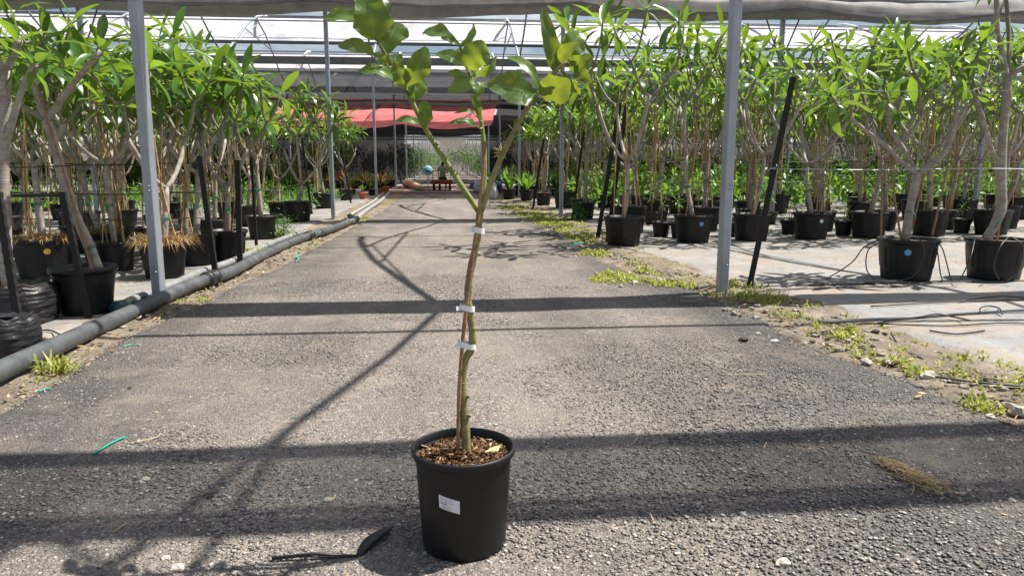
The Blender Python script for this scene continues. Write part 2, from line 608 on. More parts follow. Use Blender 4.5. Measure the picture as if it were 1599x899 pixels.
def mat_z(sd):
    def f(x, y, t):
        r = 0.012 + 0.012 * nz2(x, y, 0.7, sd) + 0.008 * nz2(x * 0.4, y, 4.0, sd + 3)
        r = max(0.0, r) + 0.004
        e = t if sd == 41 else 1 - t
        return r - 0.045 * max(0, 1 - e / 0.012)
    return f


mrx = lambda y: MR(y) + 0.16 * nz2(3, y, 1.1, 21) + 0.07 * nz2(3, y, 4, 23)
mlx = lambda y: ML(y) + 0.05 * nz2(3, y, 1.5, 31)
grid_sheet(mrx, lambda y: 13.0, -3.0, 26, 110, 290, mat_z(41), 'ground_cloth_right', MATR)
grid_sheet(lambda y: -13.0, mlx, -3.0, 26, 90, 250, mat_z(51), 'ground_cloth_left', MATL)
grid_sheet(mrx, lambda y: 45.0, 26, 110, 12, 30, lambda x, y, t: 0.01, 'ground_cloth_far_right', MATR)
grid_sheet(lambda y: -45.0, mlx, 26, 110, 12, 30, lambda x, y, t: 0.01, 'ground_cloth_far_left', MATL)
grid_sheet(lambda y: 13.0, lambda y: 45.0, -3.0, 26, 8, 12, lambda x, y, t: 0.006, 'ground_cloth_outer_right', MATR)
grid_sheet(lambda y: -45.0, lambda y: -13.0, -3.0, 26, 8, 12, lambda x, y, t: 0.006, 'ground_cloth_outer_left', MATL)


# loose chips on the asphalt
def chips(n, yr, smin, smax, rng, xr=None, zoff=0.006, pw=1.0):
    y = yr[0] + (yr[1] - yr[0]) * rng.random(n) ** pw
    t = rng.random(n)
    if xr is None:
        a = np.array([rl(v) for v in y])
        b = np.array([rr(v) for v in y])
        x = a + (b - a) * t
    else:
        x = np.array([xr(v, q) for v, q in zip(y, t)])
    s = smin + (smax - smin) * rng.random(n) ** 3
    base = np.array([(1, 0, 0), (0, 1, 0), (-1, 0, 0), (0, -1, 0), (0.1, 0.1, 0.34), (0.2, 0.1, -0.5)], float)
    V = base[None] * (0.6 + 0.8 * rng.random((n, 6, 1)))
    an = rng.random(n) * 6.28
    c, sn = np.cos(an), np.sin(an)
    V[:, :, 0] *= 1.35
    X = V[:, :, 0] * c[:, None] - V[:, :, 1] * sn[:, None]
    Y = V[:, :, 0] * sn[:, None] + V[:, :, 1] * c[:, None]
    V = np.stack([X, Y, V[:, :, 2]], -1) * s[:, None, None]
    V += np.stack([x, y, np.full(n, zoff) + s * 0.25], -1)[:, None]
    f = np.array([(0, 1, 4), (1, 2, 4), (2, 3, 4), (3, 0, 4), (1, 0, 5), (2, 1, 5), (3, 2, 5), (0, 3, 5)])
    Fq = (f[None] + (np.arange(n) * 6)[:, None, None]).reshape(-1, 3)
    return V.reshape(-1, 3), Fq


rng = np.random.default_rng(4)
v1, f1 = chips(115000, (1.6, 8.0), 0.003, 0.0088, rng, pw=1.6, zoff=0.0105)
tag(link('gravel', np_mesh('gravel', v1, f1, GRAVEL)), 'loose grey gravel chips scattered over the asphalt', 'gravel', kind='stuff')


# ------------------------------------------------------------------ greenhouse frame
ROWS = [6.6 + 10 * k for k in range(11)]
COLS = [-27.8, -22.75, -17.7, -12.65, -7.58, -2.56, 2.56, 7.55, 12.6, 17.65, 22.7, 27.75]
GZ = 4.5


def post_mesh():
    p = MB()
    a, b, c = 0.04, 0.062, 0.008
    # chamfered rectangular hollow section
    sec = [(-a + c, -b), (a - c, -b), (a, -b + c), (a, b - c), (a - c, b), (-a + c, b), (-a, b - c), (-a, -b + c)]
    vs = [(x, y, z) for z in (-0.05, GZ) for x, y in sec]
    p.add(vs, [(i, (i + 1) % 8, 8 + (i + 1) % 8, 8 + i) for i in range(8)] + [tuple(range(8, 16))])
    return p.mesh('post', STEEL, False)


pm = post_mesh()
pl_ = MB()
pl_.box((-0.1, -0.1, GZ), (0.1, 0.1, GZ + 0.012))
plm = pl_.mesh('top_plate', STEEL, False)
bl = MB()
bl.tube([(0, -0.062, 0), (0, -0.072, 0)], 0.009, 6)
blm = bl.mesh('bolt', STEEL)
brl, brr = MB(), MB()
brl.tube([(-0.03, 0, 3.55), (-0.42, 0, GZ + 0.02)], 0.018, 6)
brr.tube([(0.03, 0, 3.55), (0.42, 0, GZ + 0.02)], 0.018, 6)
brms = [brl.mesh('brace', STEELD), brr.mesh('brace', STEELD)]
for Y in ROWS:
    for X in COLS:
        if abs(X) > 0.75 * Y + 3 or (abs(X) > 3 and Y > 60):
            continue
        near = abs(X) < 3 and Y < 7
        if near:
            lab = 'tall galvanised steel post beside the %s' % ('thick grey irrigation pipe, at the asphalt edge' if X < 0 else 'leaning black stake and weeds at the asphalt edge')
            grp = None
        elif abs(X) < 3:
            lab, grp = 'slim galvanised steel post standing along the edge of the asphalt road', 'posts lining the road'
        else:
            lab, grp = 'slim galvanised steel post rising among the potted plumeria trees', 'posts among the trees'
        e = empty('greenhouse_post', (X, Y, 0), lab, 'post', grp)
        link('shaft', pm, e)
        link('top_plate', plm, e)
        if abs(X) > 3 and Y < 40:
            for bm_ in brms:
                link('brace', bm_, e)
        if Y < 8:
            for zz in (0.28, 0.98, 1.02):
                link('bolt', blm, e).location = (0.012, 0, zz)

HA = [(0, 4.85), (1.03, 5.35), (2.04, 5.86), (3.4, 6.5), (4.86, 7.03), (5.9, 7.33), (6.6, 7.42)]
HB = [(4.86, 6.99), (6.2, 6.62), (7.28, 6.1), (8.5, 5.45), (10, 4.85)]


def hoop_mesh():
    h = MB()
    h.tube([(0, y, z) for y, z in HA], 0.045, 8)
    h.tube([(0, y, z) for y, z in HA[4:]], 0.055, 8, mi=1)
    h.tube([(0, y, z) for y, z in HB], 0.03, 8)
    h.tube([(0, 3.0, 6.3), (0, 7.28, 6.1)], 0.022, 6)
    h.tube([(0, 4.86, 7.0), (0, 6.2, 6.62)], 0.022, 6)
    h.tube([(0, 6.6, 7.4), (0, 6.2, 6.64)], 0.025, 6)
    h.tube([(0, 1.2, 5.4), (0, 5.2, 6.88)], 0.018, 6)
    return h.mesh('roof_hoop', [STEEL, WHITEPIPE])


hm = hoop_mesh()


def hb(dy):
    return float(np.interp(dy, [p[0] for p in HB], [p[1] for p in HB]))


def ha(dy):
    return float(np.interp(dy, [p[0] for p in HA], [p[1] for p in HA]))


XS = (-30, 30)
for bi in range(-1, 10):
    Y0 = 6.6 + 10 * bi
    xa, xb = (-24, 24) if bi < 3 else (-30, 30)
    fr = empty('roof_frame', (0, Y0, 0), 'arched steel roof hoops and purlins of one greenhouse bay', 'roof frame', 'roof bays over the nursery')
    for X in COLS:
        if abs(X) > 0.8 * max(Y0, 6) + 9:
            continue
        o = link('hoop', hm, fr)
        o.location = (X, 0, 0)
    g = MB()
    if bi == -1:
        pur = [(3.0, None, 0.04), (6.3, None, 0.03)]
    g.tube([(xa, 6.6, 7.42), (xb, 6.6, 7.42)], 0.035, 6)
    g.tube([(xa, 4.86, 7.04), (xb, 4.86, 7.04)], 0.025, 6)
    if bi > -1:
        g.tube([(xa, 8.1, hb(8.1) + 0.03), (xb, 8.1, hb(8.1) + 0.03)], 0.02, 6)
    if bi > 1:
        g.tube([(xa, 6.8, hb(6.8) + 0.03), (xb, 6.8, hb(6.8) + 0.03)], 0.05, 6)
    else:
        g.tube([(xa, 9.15, hb(9.15) + 0.03), (xb, 9.15, hb(9.15) + 0.03)], 0.035, 6)
    g.build('purlin', STEELD, fr)
    # film strips
    def strip(d0, d1, n=7, prof=hb, lift=0.05, seed=0):
        f = MB()
        nx = 60
        vs = []
        for i in range(nx + 1):
            x = xa + (xb - xa) * i / nx
            for k in range(n):
                t = k / (n - 1)
                d = d0 + (d1 - d0) * t
                vs.append((x, d, prof(d) + lift - 0.06 * math.sin(math.pi * t) * (0.6 + nz2(x, d + bi * 7, 0.6, seed)) + 0.02 * nz2(x, d, 3, seed)))
        f.add(vs, [(i * n + k, (i + 1) * n + k, (i + 1) * n + k + 1, i * n + k + 1) for i in range(nx) for k in range(n - 1)])
        return f
    if bi >= 2:
        strip(4.9, 6.76, seed=bi).build('film_strip', FILM, fr)
    if bi >= 4:
        strip(0.3, 4.8, prof=ha, seed=bi + 40).build('film_strip', FILM, fr)

# gutters with gathered shade cloth along each row
for i, Y in enumerate(ROWS):
    xa, xb = (-24, 24) if i < 4 else (-30, 30)
    g = MB()
    g.add([(x, y, z) for x in (xa, xb) for y, z in ((Y - 0.11, 4.86), (Y - 0.06, 4.62), (Y + 0.06, 4.62), (Y + 0.11, 4.86), (Y + 0.1, 4.86), (Y + 0.05, 4.63), (Y - 0.05, 4.63), (Y - 0.1, 4.86))],
          [(k, (k + 1) % 8, 8 + (k + 1) % 8, 8 + k) for k in range(8)])
    tag(g.build('gutter', STEELD, smooth=False), 'folded grey steel rain gutter running across the post tops', 'gutter', 'gutters across the bays')


def bundle(Y, seed, name, label, zc=4.55, w_=0.24, h_=0.16, sag=0.16, mat=NETG, flap=True):
    rd = random.Random(seed)
    root = empty(name, (0, Y, 0), label, 'shade cloth', 'gathered grey shade cloths')
    b = MB()
    nx, n = 240, 14
    ph = [rd.random() * 6 for _ in range(n)]
    vs = []
    for i in range(nx + 1):
        x = -24 + 48 * i / nx
        t = ((x + 2.56) / 5.07) % 1.0
        s = -sag * math.sin(math.pi * t) * (0.75 + 0.5 * nz2(x, seed, 0.12, 5))
        for k in range(n):
            a = 2 * math.pi * k / n
            r = 1 + 0.28 * math.sin(3 * a + ph[k % 3] + x * 0.25) + 0.2 * nz2(x * 0.6 + k * 3, k, 1.0, seed) + 0.12 * nz2(x * 2 + k * 9, k, 1.0, seed)
            vs.append((x, w_ * r * math.cos(a), zc + s + h_ * r * math.sin(a)))
    b.add(vs, [(i * n + k, i * n + (k + 1) % n, (i + 1) * n + (k + 1) % n, (i + 1) * n + k) for i in range(nx) for k in range(n)])
    b.build('roll', mat, root)
    if flap:
        f = MB()
        vs = []
        q = 6
        for i in range(nx + 1):
            x = -24 + 48 * i / nx
            t = ((x + 2.56) / 5.07) % 1.0
            sg = math.sin(math.pi * t) * (0.8 + 0.6 * nz2(x, seed, 0.12, 15))
            for k in range(q):
                u = k / (q - 1)
                vs.append((x, 0.1 - 0.75 * u + 0.03 * nz2(x * 2, k, 1, 3), zc + 0.02 - sag * sg * 0.8 - (0.13 + 0.1 * sg) * math.sin(u * math.pi * 0.62) + 0.03 * nz2(x * 1.7, u * 4, 1, seed)))
        f.add(vs, [(i * q + k, (i + 1) * q + k, (i + 1) * q + k + 1, i * q + k + 1) for i in range(nx) for k in range(q - 1)])
        f.build('hanging_net', NETD, root)
    return root


bundle(6.6, 1, 'shade_cloth', 'grey shade cloth gathered along the gutter above the two nearest posts', flap=False)
bundle(16.35, 2, 'shade_cloth', 'sagging grey shade cloth roll strung across the post tops, charcoal net hanging under it', zc=4.62, w_=0.3, h_=0.2, sag=0.14)


def sheet(name, label, x0, x1, prof, mat, nx=80, sagx=0.12, seed=1, cat='shade cloth', grp=None, step=5.07, wr=0.05):
    """cloth hung between posts: prof = [(Y, z)] from front edge to back edge"""
    n = len(prof) * 3
    ds = np.linspace(0, len(prof) - 1, n)
    pr = [(float(np.interp(d, range(len(prof)), [p[0] for p in prof])), float(np.interp(d, range(len(prof)), [p[1] for p in prof]))) for d in ds]
    f = MB()
    vs = []
    for i in range(nx + 1):
        x = x0 + (x1 - x0) * i / nx
        t = ((x + 2.56) / step) % 1.0
        for k, (y, z) in enumerate(pr):
            u = k / (n - 1)
            vs.append((x, y, z - sagx * math.sin(math.pi * t) * (0.4 + u) + wr * nz2(x * 0.7, y * 3, 1.0, seed)))
    f.add(vs, [(i * n + k, (i + 1) * n + k, (i + 1) * n + k + 1, i * n + k + 1) for i in range(nx) for k in range(n - 1)])
    return tag(f.build(name, mat), label, cat, grp)


sheet('shade_net', 'wide charcoal shade net stretched between gutters in front of the red net', -24, 24, [(26.9, 4.55), (28.5, 4.4), (31, 4.15), (33, 3.98), (34.4, 3.95), (35, 4.02)], NETD, seed=3, sagx=0.1)
sheet('shade_net', 'loose black shade net edge bunched above the red net', -24, 24, [(34.3, 4.12), (34.6, 3.92), (35.0, 3.8), (35.6, 3.86)], NETB, seed=13, sagx=0.12)
sheet('shade_net', 'red shade net hanging in folds under the roof over the road', -15, 2.5, [(37.0, 4.42), (39, 4.02), (40.6, 3.72), (42, 3.5), (42.6, 3.42), (42.9, 3.5)], NETR, seed=5, sagx=0.16, wr=0.07)
sheet('shade_net', 'black shade net sagging beside the red net', 2.6, 24, [(37.0, 4.4), (39, 4.05), (41, 3.7), (42.3, 3.45), (42.6, 3.5)], NETB, seed=6, sagx=0.2)
sheet('shade_net', 'dark shade net strung low across the road behind the red net', -30, 30, [(47, 4.3), (49, 3.8), (51, 3.45), (51.6, 3.3)], NETB, seed=7, sagx=0.12)
sheet('shade_net', 'dark grey shade net closing the roof over the far bays', -30, 30, [(53, 4.45), (56, 4.2), (60, 3.95), (62, 3.7)], NETD, seed=8, sagx=0.15)
sheet('shade_net', 'black net screen hung as a side curtain left of the road', -16, -2.7, [(46.9, 4.1), (46.9, 2.8), (46.95, 1.5), (46.9, 0.3)], NETV, seed=9, sagx=0.02)
sheet('shade_net', 'thin black net screen hung as a side curtain right of the road', 2.7, 16, [(56.9, 4.1), (56.9, 2.8), (56.95, 1.5), (56.9, 0.3)], NETV, seed=10, sagx=0.02)
sheet('windbreak', 'pale beige windbreak sheet closing the far end of the nursery', -40, 40, [(112, 0), (112, 1.5), (112.1, 3), (112, 4.4)], NETW, seed=11, sagx=0.0, cat='windbreak')
for sx, nm in ((-1, 'beyond the orange leaved pots'), (1, 'behind the rows of plumeria trees')):
    f = MB()
    vs = []
    for i in range(60):
        y = 18 + i * 1.6
        for k in range(5):
            vs.append((sx * (30 + 0.1 * nz2(y, k, 0.5, 3)), y, 0.8 * k))
    f.add(vs, [(i * 5 + k, (i + 1) * 5 + k, (i + 1) * 5 + k + 1, i * 5 + k + 1) for i in range(59) for k in range(4)])
    tag(f.build('windbreak', NETW2), 'grey windbreak sheet standing %s' % nm, 'windbreak')
# small pale triangle of cloth hanging over the far road
tri = MB()
a, b, c = at(680, 218, 66), at(730, 218, 66), at(707, 236, 66)
tri.add([a, b, c, a + Vector((0, 0.05, 0)), b + Vector((0, 0.05, 0)), c + Vector((0, 0.05, 0))], [(0, 1, 2), (5, 4, 3), (0, 3, 4, 1), (1, 4, 5, 2), (2, 5, 3, 0)])
tag(tri.build('cloth_triangle', simple('cream_cloth', (0.6, 0.55, 0.45), 0.8), smooth=False), 'small cream triangle of cloth hanging over the far road', 'cloth')
# cloth over the nearest bay (behind the picture's upper edge): casts the wide band of shade
bundle(3.62, 31, 'shade_cloth', 'shade cloth edge gathered over the near road', zc=6.2, w_=0.07, h_=0.05, sag=0.03, flap=False)
f = MB()
vs = []
for i in range(81):
    x = -10 + 20 * i / 80
    for k in range(6):
        u = k / 5
        vs.append((x, 3.62 - 0.62 * u, 6.2 - 0.06 * math.sin(math.pi * u) + 0.05 * nz2(x, u * 3, 1.0, 3)))
f.add(vs, [(i * 6 + k, (i + 1) * 6 + k, (i + 1) * 6 + k + 1, i * 6 + k + 1) for i in range(80) for k in range(5)])
tag(f.build('shade_net', cloth_mat('thin_shade_net', (0.1, 0.1, 0.105), 0.7, 0.3, 3)), 'thin shade net strip strung over the near road', 'shade cloth')
bundle(2.98, 33, 'shade_cloth', 'rolled hem of the thin shade net over the near road', zc=6.2, w_=0.05, h_=0.04, sag=0.03, flap=False)

# ------------------------------------------------------------------ leaves
LW = [(0, .012), (.07, .016), (.14, .05), (.28, .1), (.45, .128), (.6, .132), (.74, .115), (.87, .07), (.95, .03), (1, .003)]


def leaf_template(curve, fold, wave, seed, ws=1.0):
    rd = random.Random(seed)
    V, Fq = [], []
    z, y = 0.0, 0.0
    pt = 0
    for i, (t, wd) in enumerate(LW):
        dt = t - pt
        pt = t
        ang = -curve * (t ** 1.3)
        y += dt * math.cos(ang)
        z += dt * math.sin(ang)
        wv = wave * math.sin(t * 11 + rd.random())
        wd *= ws * .82
        V += [(-wd, y, z + wd * fold + wv * wd), (0, y, z), (wd, y, z + wd * fold - wv * wd)]
        if i:
            o = i * 3
            Fq += [(o - 3, o - 2, o + 1, o), (o - 2, o - 1, o + 2, o + 1)]
    return np.array(V), np.array(Fq)


LT = [leaf_template(c, f_, w_, i) for i, (c, f_, w_) in enumerate([(0.5, .35, .15), (0.9, .25, .2), (1.3, .3, .12), (0.25, .45, .1), (0.75, .15, .3), (1.7, .3, .15)])]
LMESH = {}


def leaf_mesh(i, mat):
    if (i, mat.name) not in LMESH:
        me = np_mesh('leaf', LT[i][0], LT[i][1], mat, True)
        LMESH[(i, mat.name)] = me
    return LMESH[(i, mat.name)]


def frame(d, nrm):
    d = d.normalized()
    n = (nrm - d * nrm.dot(d))
    if n.length < 1e-4:
        n = Vector((0.3, 0.2, 1)) - d * d.z
    n.normalize()
    x = d.cross(n)
    return Matrix((x, d, n)).transposed()


def rosette(tip, d, rd, n, L):
    """list of (matrix4, template index)"""
    out = []
    d = d.normalized()
    side = d.orthogonal().normalized()
    a0 = rd.random() * 6.28
    for k in range(n):
        u = k / max(1, n - 1)
        a = a0 + k * 2.399 + rd.uniform(-.25, .25)
        radial = Matrix.Rotation(a, 3, d) @ side
        th = R(22 + 82 * u ** 0.75 + rd.uniform(-12, 12))
        ld = d * math.cos(th) + radial * math.sin(th)
        ld.z -= 0.16 * u
        ll = L * (0.55 + 0.6 * math.sin(math.pi * (0.2 + 0.6 * u))) * rd.uniform(.8, 1.15)
        nrm = d * math.sin(th) - radial * math.cos(th)
        nrm = nrm * 1.0 + Vector((0, 0, 0.35)) + Vector((rd.uniform(-.25, .25), rd.uniform(-.25, .25), 0))
        m3 = frame(ld, nrm) * ll
        m4 = m3.to_4x4()
        m4.translation = tip - d * (0.07 * u) + radial * 0.008
        ti = rd.choice([0, 3, 3, 0]) if u < 0.4 else rd.choice([0, 1, 1, 2, 4, 5])
        out.append((m4, ti))
    return out


def join_leaves(lv, name, mat):
    Vs, Fs, o = [], [], 0
    for m4, ti in lv:
        V, Fq = LT[ti]
        A = np.array(m4)
        Vs.append(V @ A[:3, :3].T + A[:3, 3])
        Fs.append(Fq + o)
        o += len(V)
    return np_mesh(name, np.concatenate(Vs), np.concatenate(Fs), mat, True)


# ------------------------------------------------------------------ pots
def pot_mesh(name, rt, rb, h, ribs=0, mat=POT, lip=0.02, wob=None):
    p = MB()
    prof = [(rb * 0.4, 0.004), (rb, 0.0), (rb * 1.01, 0.01), (rb + (rt - rb) * .3, h * .3), (rb + (rt - rb) * .62, h * .62), (rt * 0.985, h - 0.055),
            (rt * 0.985, h - 0.045), (rt + lip * .55, h - 0.04), (rt + lip * .8, h - 0.02), (rt + lip * .7, h), (rt + lip * .2, h + 0.004), (rt - 0.012, h - 0.004), (rt - 0.03, h - 0.09)]
    p.lathe(prof, 40, wob=wob)
    if ribs:
        for k in range(ribs):
            a = 2 * math.pi * (k + .5) / ribs
            da = 0.55 * math.pi / ribs
            vs = []
            for z, rr_ in ((h * .30, rb + (rt - rb) * .30), (h * .80, rb + (rt - rb) * .80)):
                for s in (-da, -da * .8, da * .8, da):
                    off = 0.006 if abs(s) < da * .9 else -0.002
                    vs.append(((rr_ + off) * math.cos(a + s), (rr_ + off) * math.sin(a + s), z))
            p.add(vs, [(0, 1, 5, 4), (1, 2, 6, 5), (2, 3, 7, 6)])
    return p.mesh(name, mat)


def soil_mesh(r, z, mat=PEAT, amp=0.02, seed=0, n=20):
    p = MB()
    vs = [(0, 0, z)]
    rings = 7
    for i in range(1, rings + 1):
        for k in range(n):
            a = 2 * math.pi * k / n
            q = r * i / rings
            x, y = q * math.cos(a), q * math.sin(a)
            vs.append((x, y, z + amp * noise.noise(Vector((x * 14 + seed, y * 14, seed)))))
    fs = [(0, 1 + k, 1 + (k + 1) % n) for k in range(n)]
    for i in range(rings - 1):
        for k in range(n):
            fs.append((1 + i * n + k, 1 + (i + 1) * n + k, 1 + (i + 1) * n + (k + 1) % n, 1 + i * n + (k + 1) % n))
    p.add(vs, fs)
    return p.mesh('soil', mat)


BIGPOT = pot_mesh('pot', 0.285, 0.235, 0.42, 10)
MIDPOT = pot_mesh('pot', 0.235, 0.185, 0.37, 0)
SMALLPOT = pot_mesh('pot', 0.15, 0.115, 0.25, 0)
BIGSOIL = soil_mesh(0.265, 0.385)
MIDSOIL = soil_mesh(0.215, 0.335)
SMALLSOIL = soil_mesh(0.135, 0.215)
POTS = {'big': (BIGPOT, BIGSOIL, 0.385, 0.285), 'mid': (MIDPOT, MIDSOIL, 0.335, 0.235), 'small': (SMALLPOT, SMALLSOIL, 0.215, 0.15)}


def dry_tuft_mesh(r, z, n, seed, hmax=0.09, over=0.05):
    rd = random.Random(seed)
    p = MB()
    for _ in range(n):
        a = rd.random() * 6.28
        q = r * math.sqrt(rd.random())
        b = Vector((q * math.cos(a), q * math.sin(a), z))
        edge = max(0, q / r - 0.75) * 4
        d = Vector((math.cos(a) * (0.3 + edge) + rd.uniform(-.6, .6), math.sin(a) * (0.3 + edge) + rd.uniform(-.6, .6), rd.uniform(.1, 1)))
        d.normalize()
        L = rd.uniform(.04, hmax)
        mid = b + d * L * .6
        tip = b + d * L + Vector((0, 0, -L * .5 * (0.4 + edge)))
        s = Vector((-d.y, d.x, 0)) * 0.003
        p.add([b - s, b + s, mid + s * .7, mid - s * .7, tip], [(0, 1, 2, 3), (3, 2, 4)])
    return p.mesh('dry_grass', DRYGRASS)


# ------------------------------------------------------------------ plumeria trees
def curve_pts(a, b, d0, d1, n=5):
    L = (b - a).length
    out = []
    for i in range(n + 1):
        t = i / n
        h00 = 2 * t ** 3 - 3 * t * t + 1
        h10 = t ** 3 - 2 * t * t + t
        h01 = -2 * t ** 3 + 3 * t * t
        h11 = t ** 3 - t * t
        out.append(a * h00 + d0 * (L * h10) + b * h01 + d1 * (L * h11))
    return out


def plumeria_skeleton(rd, z0, H, fork, spread=1.0):
    """branches: [(pts, r0, r1)], tips: [(p, d)]"""
    br_, tips = [], []
    lean = Vector((rd.uniform(-.12, .12), rd.uniform(-.12, .12), 0))
    top = Vector((lean.x, lean.y, fork))
    br_.append((curve_pts(Vector((0, 0, z0 - .03)), top, Vector((lean.x * 2, lean.y, 1)).normalized(), Vector((-lean.x, 0, 1)).normalized(), 6), .04, .033))

    def grow(p, d, r, depth, az):
        nb = rd.choice([2, 3, 3]) if depth == 0 else 2
        rem = H - p.z
        for k in range(nb):
            a = az + 6.283 * k / nb + rd.uniform(-.5, .5)
            out = Vector((math.cos(a), math.sin(a), 0))
            ph = R(rd.uniform(26, 48)) * spread
            nd = (d * 0.5 + Vector((0, 0, .5))).normalized() * math.cos(ph) + out * math.sin(ph)
            nd.normalize()
            last = depth >= 2 or rem < 0.5
            L = rem * (rd.uniform(.75, 1.05) if last else rd.uniform(.42, .62))
            L = min(max(L, .22), 1.0)
            ed = (nd * .6 + Vector((0, 0, .6)) + Vector((rd.uniform(-.15, .15), rd.uniform(-.15, .15), 0))).normalized()
            q = p + (nd * .65 + ed * .35).normalized() * L
            r1 = r * .82
            br_.append((curve_pts(p - d * 0.02, q, (out * .8 + Vector((0, 0, .4))).normalized() * .9, ed * .9, 5), r * .86, r1 * .9))
            if last or (depth == 1 and rd.random() < .28):
                tips.append((q, ed))
            else:
                grow(q, ed, r1 * .86, depth + 1, a + 1.2)
    grow(top, Vector((0, 0, 1)), .033, 0, rd.random() * 6.28)
    return br_, tips


def branch_mesh(brs, name='trunk', sides=8):
    b = MB()
    for pts, r0, r1 in brs:
        rad = [r0 + (r1 - r0) * i / (len(pts) - 1) for i in range(len(pts))]
        rad = [x * (1 + 0.08 * math.sin(i * 5 + r0 * 900)) for i, x in enumerate(rad)]
        b.tube(pts, rad, sides, mi=0 if r0 > .0235 else 1)
    return b.mesh(name, [PBARK, PBARK2])


def cane_mesh(a, b, r, mat, seed):
    rd = random.Random(seed)
    p = MB()
    a, b = Vector(a), Vector(b)
    n = 9
    pts, rad = [], []
    bow = Vector((rd.uniform(-.03, .03), rd.uniform(-.03, .03), 0))
    for i in range(n):
        t = i / (n - 1)
        c = a.lerp(b, t) + bow * math.sin(math.pi * t)
        for dz, k in ((-.012, 1), (0, 1.25), (.012, 1)):
            pts.append(c + (b - a).normalized() * dz)
            rad.append(r * k * (1 - .3 * t))
    p.tube(pts, rad, 6)
    return p.mesh('bamboo_cane', mat)


def tie_mesh(c, r, seed, mat=TIE, tails=True):
    rd = random.Random(seed)
    p = MB()
    c = Vector(c)
    for k in range(2):
        pts = [c + Vector((r * math.cos(a), r * math.sin(a), .008 * k + .01 * math.sin(a + k))) for a in np.linspace(0, 6.28, 11)]
        p.tube(pts, .0045, 5)
    if tails:
        for k in range(2):
            d = Vector((rd.uniform(-1, 1), rd.uniform(-1, .2), -.6)).normalized()
            p.tube([c + Vector((0, -r, 0)), c + Vector((0, -r, 0)) + d * .05, c + Vector((0, -r, -.03)) + d * .08], .003, 4)
    return p.mesh('tie', mat)


def build_plumeria(loc, seed, H, label, potk='big', fork=None, skel=None, canes=2, leaves=11, L=.3, single=False, group=None, dry=False, flowers=False, spread=1.0, dot=None, rz=0, root_kind='pot'):
    rd = random.Random(seed)
    root = empty('plumeria_tree', loc, label, 'potted tree', group)
    pm_, sm_, sz, pr = POTS[potk]
    po = link('pot', pm_, root)
    po.rotation_euler.z = rd.random() * 6
    so_ = link('soil', sm_, root)
    so_.rotation_euler.z = rd.random() * 6
    if dry:
        link('dry_grass', dry_tuft_mesh(pr * 1.04, sz + .03, 1500 if seed == 13 else 900, seed, .24 if seed == 13 else .15), root, 'stuff')
    if skel is None:
        fk = fork or sz + (H - sz) * rd.uniform(.3, .45)
        brs, tips = plumeria_skeleton(rd, sz, H, fk, spread)
    else:
        brs, tips = skel
    link('trunk', branch_mesh(brs), root)
    cb = MB()
    lv = []
    for p, d in tips:
        cb.tube([p - d * .05, p + d * .01, p + d * .04], [.014, .012, .002], 6)
        lv += rosette(p, d, rd, leaves + rd.randint(-2, 2), L * rd.uniform(.85, 1.12))
    crown_mat = PLEAF
    if single:
        cr = cb.build('crown', PBARK2, root)
        for m4, ti in lv:
            o = link('leaf', leaf_mesh(ti, crown_mat), cr)
            o.matrix_basis = m4
    else:
        me = join_leaves(lv, 'crown', crown_mat)
        link('crown', me, root)
    if flowers and tips:
        p, d = tips[0]
        fb = MB()
        for k in range(14):
            c = p + d * .14 + Vector((rd.gauss(0, .05), rd.gauss(0, .05), rd.gauss(0, .035)))
            for j in range(5):
                a = j * 1.257 + k
                e = Vector((math.cos(a), math.sin(a) * .6, .5 + .3 * math.sin(a * 2))) * .028
                s = Vector((-e.y, e.x, 0)) * .4
                fb.add([c, c + e * .6 + s, c + e, c + e * .6 - s], [(0, 1, 2, 3)])
        fb.build('flower', PETAL, root, kind='stuff')
    for k in range(canes):
        a = rd.random() * 6.28
        q = pr * rd.uniform(.2, .75)
        b = Vector((q * math.cos(a), q * math.sin(a), sz - .02))
        tp = Vector((rd.uniform(-.14, .14), rd.uniform(-.14, .14), min(H * rd.uniform(.62, .95), 2.3)))
        link('bamboo_cane', cane_mesh(b, tp, rd.uniform(.007, .011), BAMBOO if rd.random() < .72 else BAMBOO2, seed * 7 + k), root)
    tz = brs[0][0][3] if len(brs[0][0]) > 3 else brs[0][0][-1]
    link('tie', tie_mesh(tz, .045, seed), root)
    if dot:
        a = math.atan2(-loc[1], -loc[0]) + dot[0]
        m = MB()
        r_ = pr * .94 + .012
        nseg = 14
        c0 = Vector((0, 0, 0))
        vs = [Vector((r_ * math.cos(a), r_ * math.sin(a), .3))]
        for k in range(nseg):
            q = 6.283 * k / nseg
            aa = a + .032 * math.cos(q) / r_
            vs.append(Vector((r_ * math.cos(aa), r_ * math.sin(aa), .3 + .032 * math.sin(q))))
        m.add(vs, [(0, 1 + k, 1 + (k + 1) % nseg) for k in range(nseg)])
        m.build('dot_sticker', dot[1], root)
    if rz:
        root.rotation_euler.z = rz
    return root


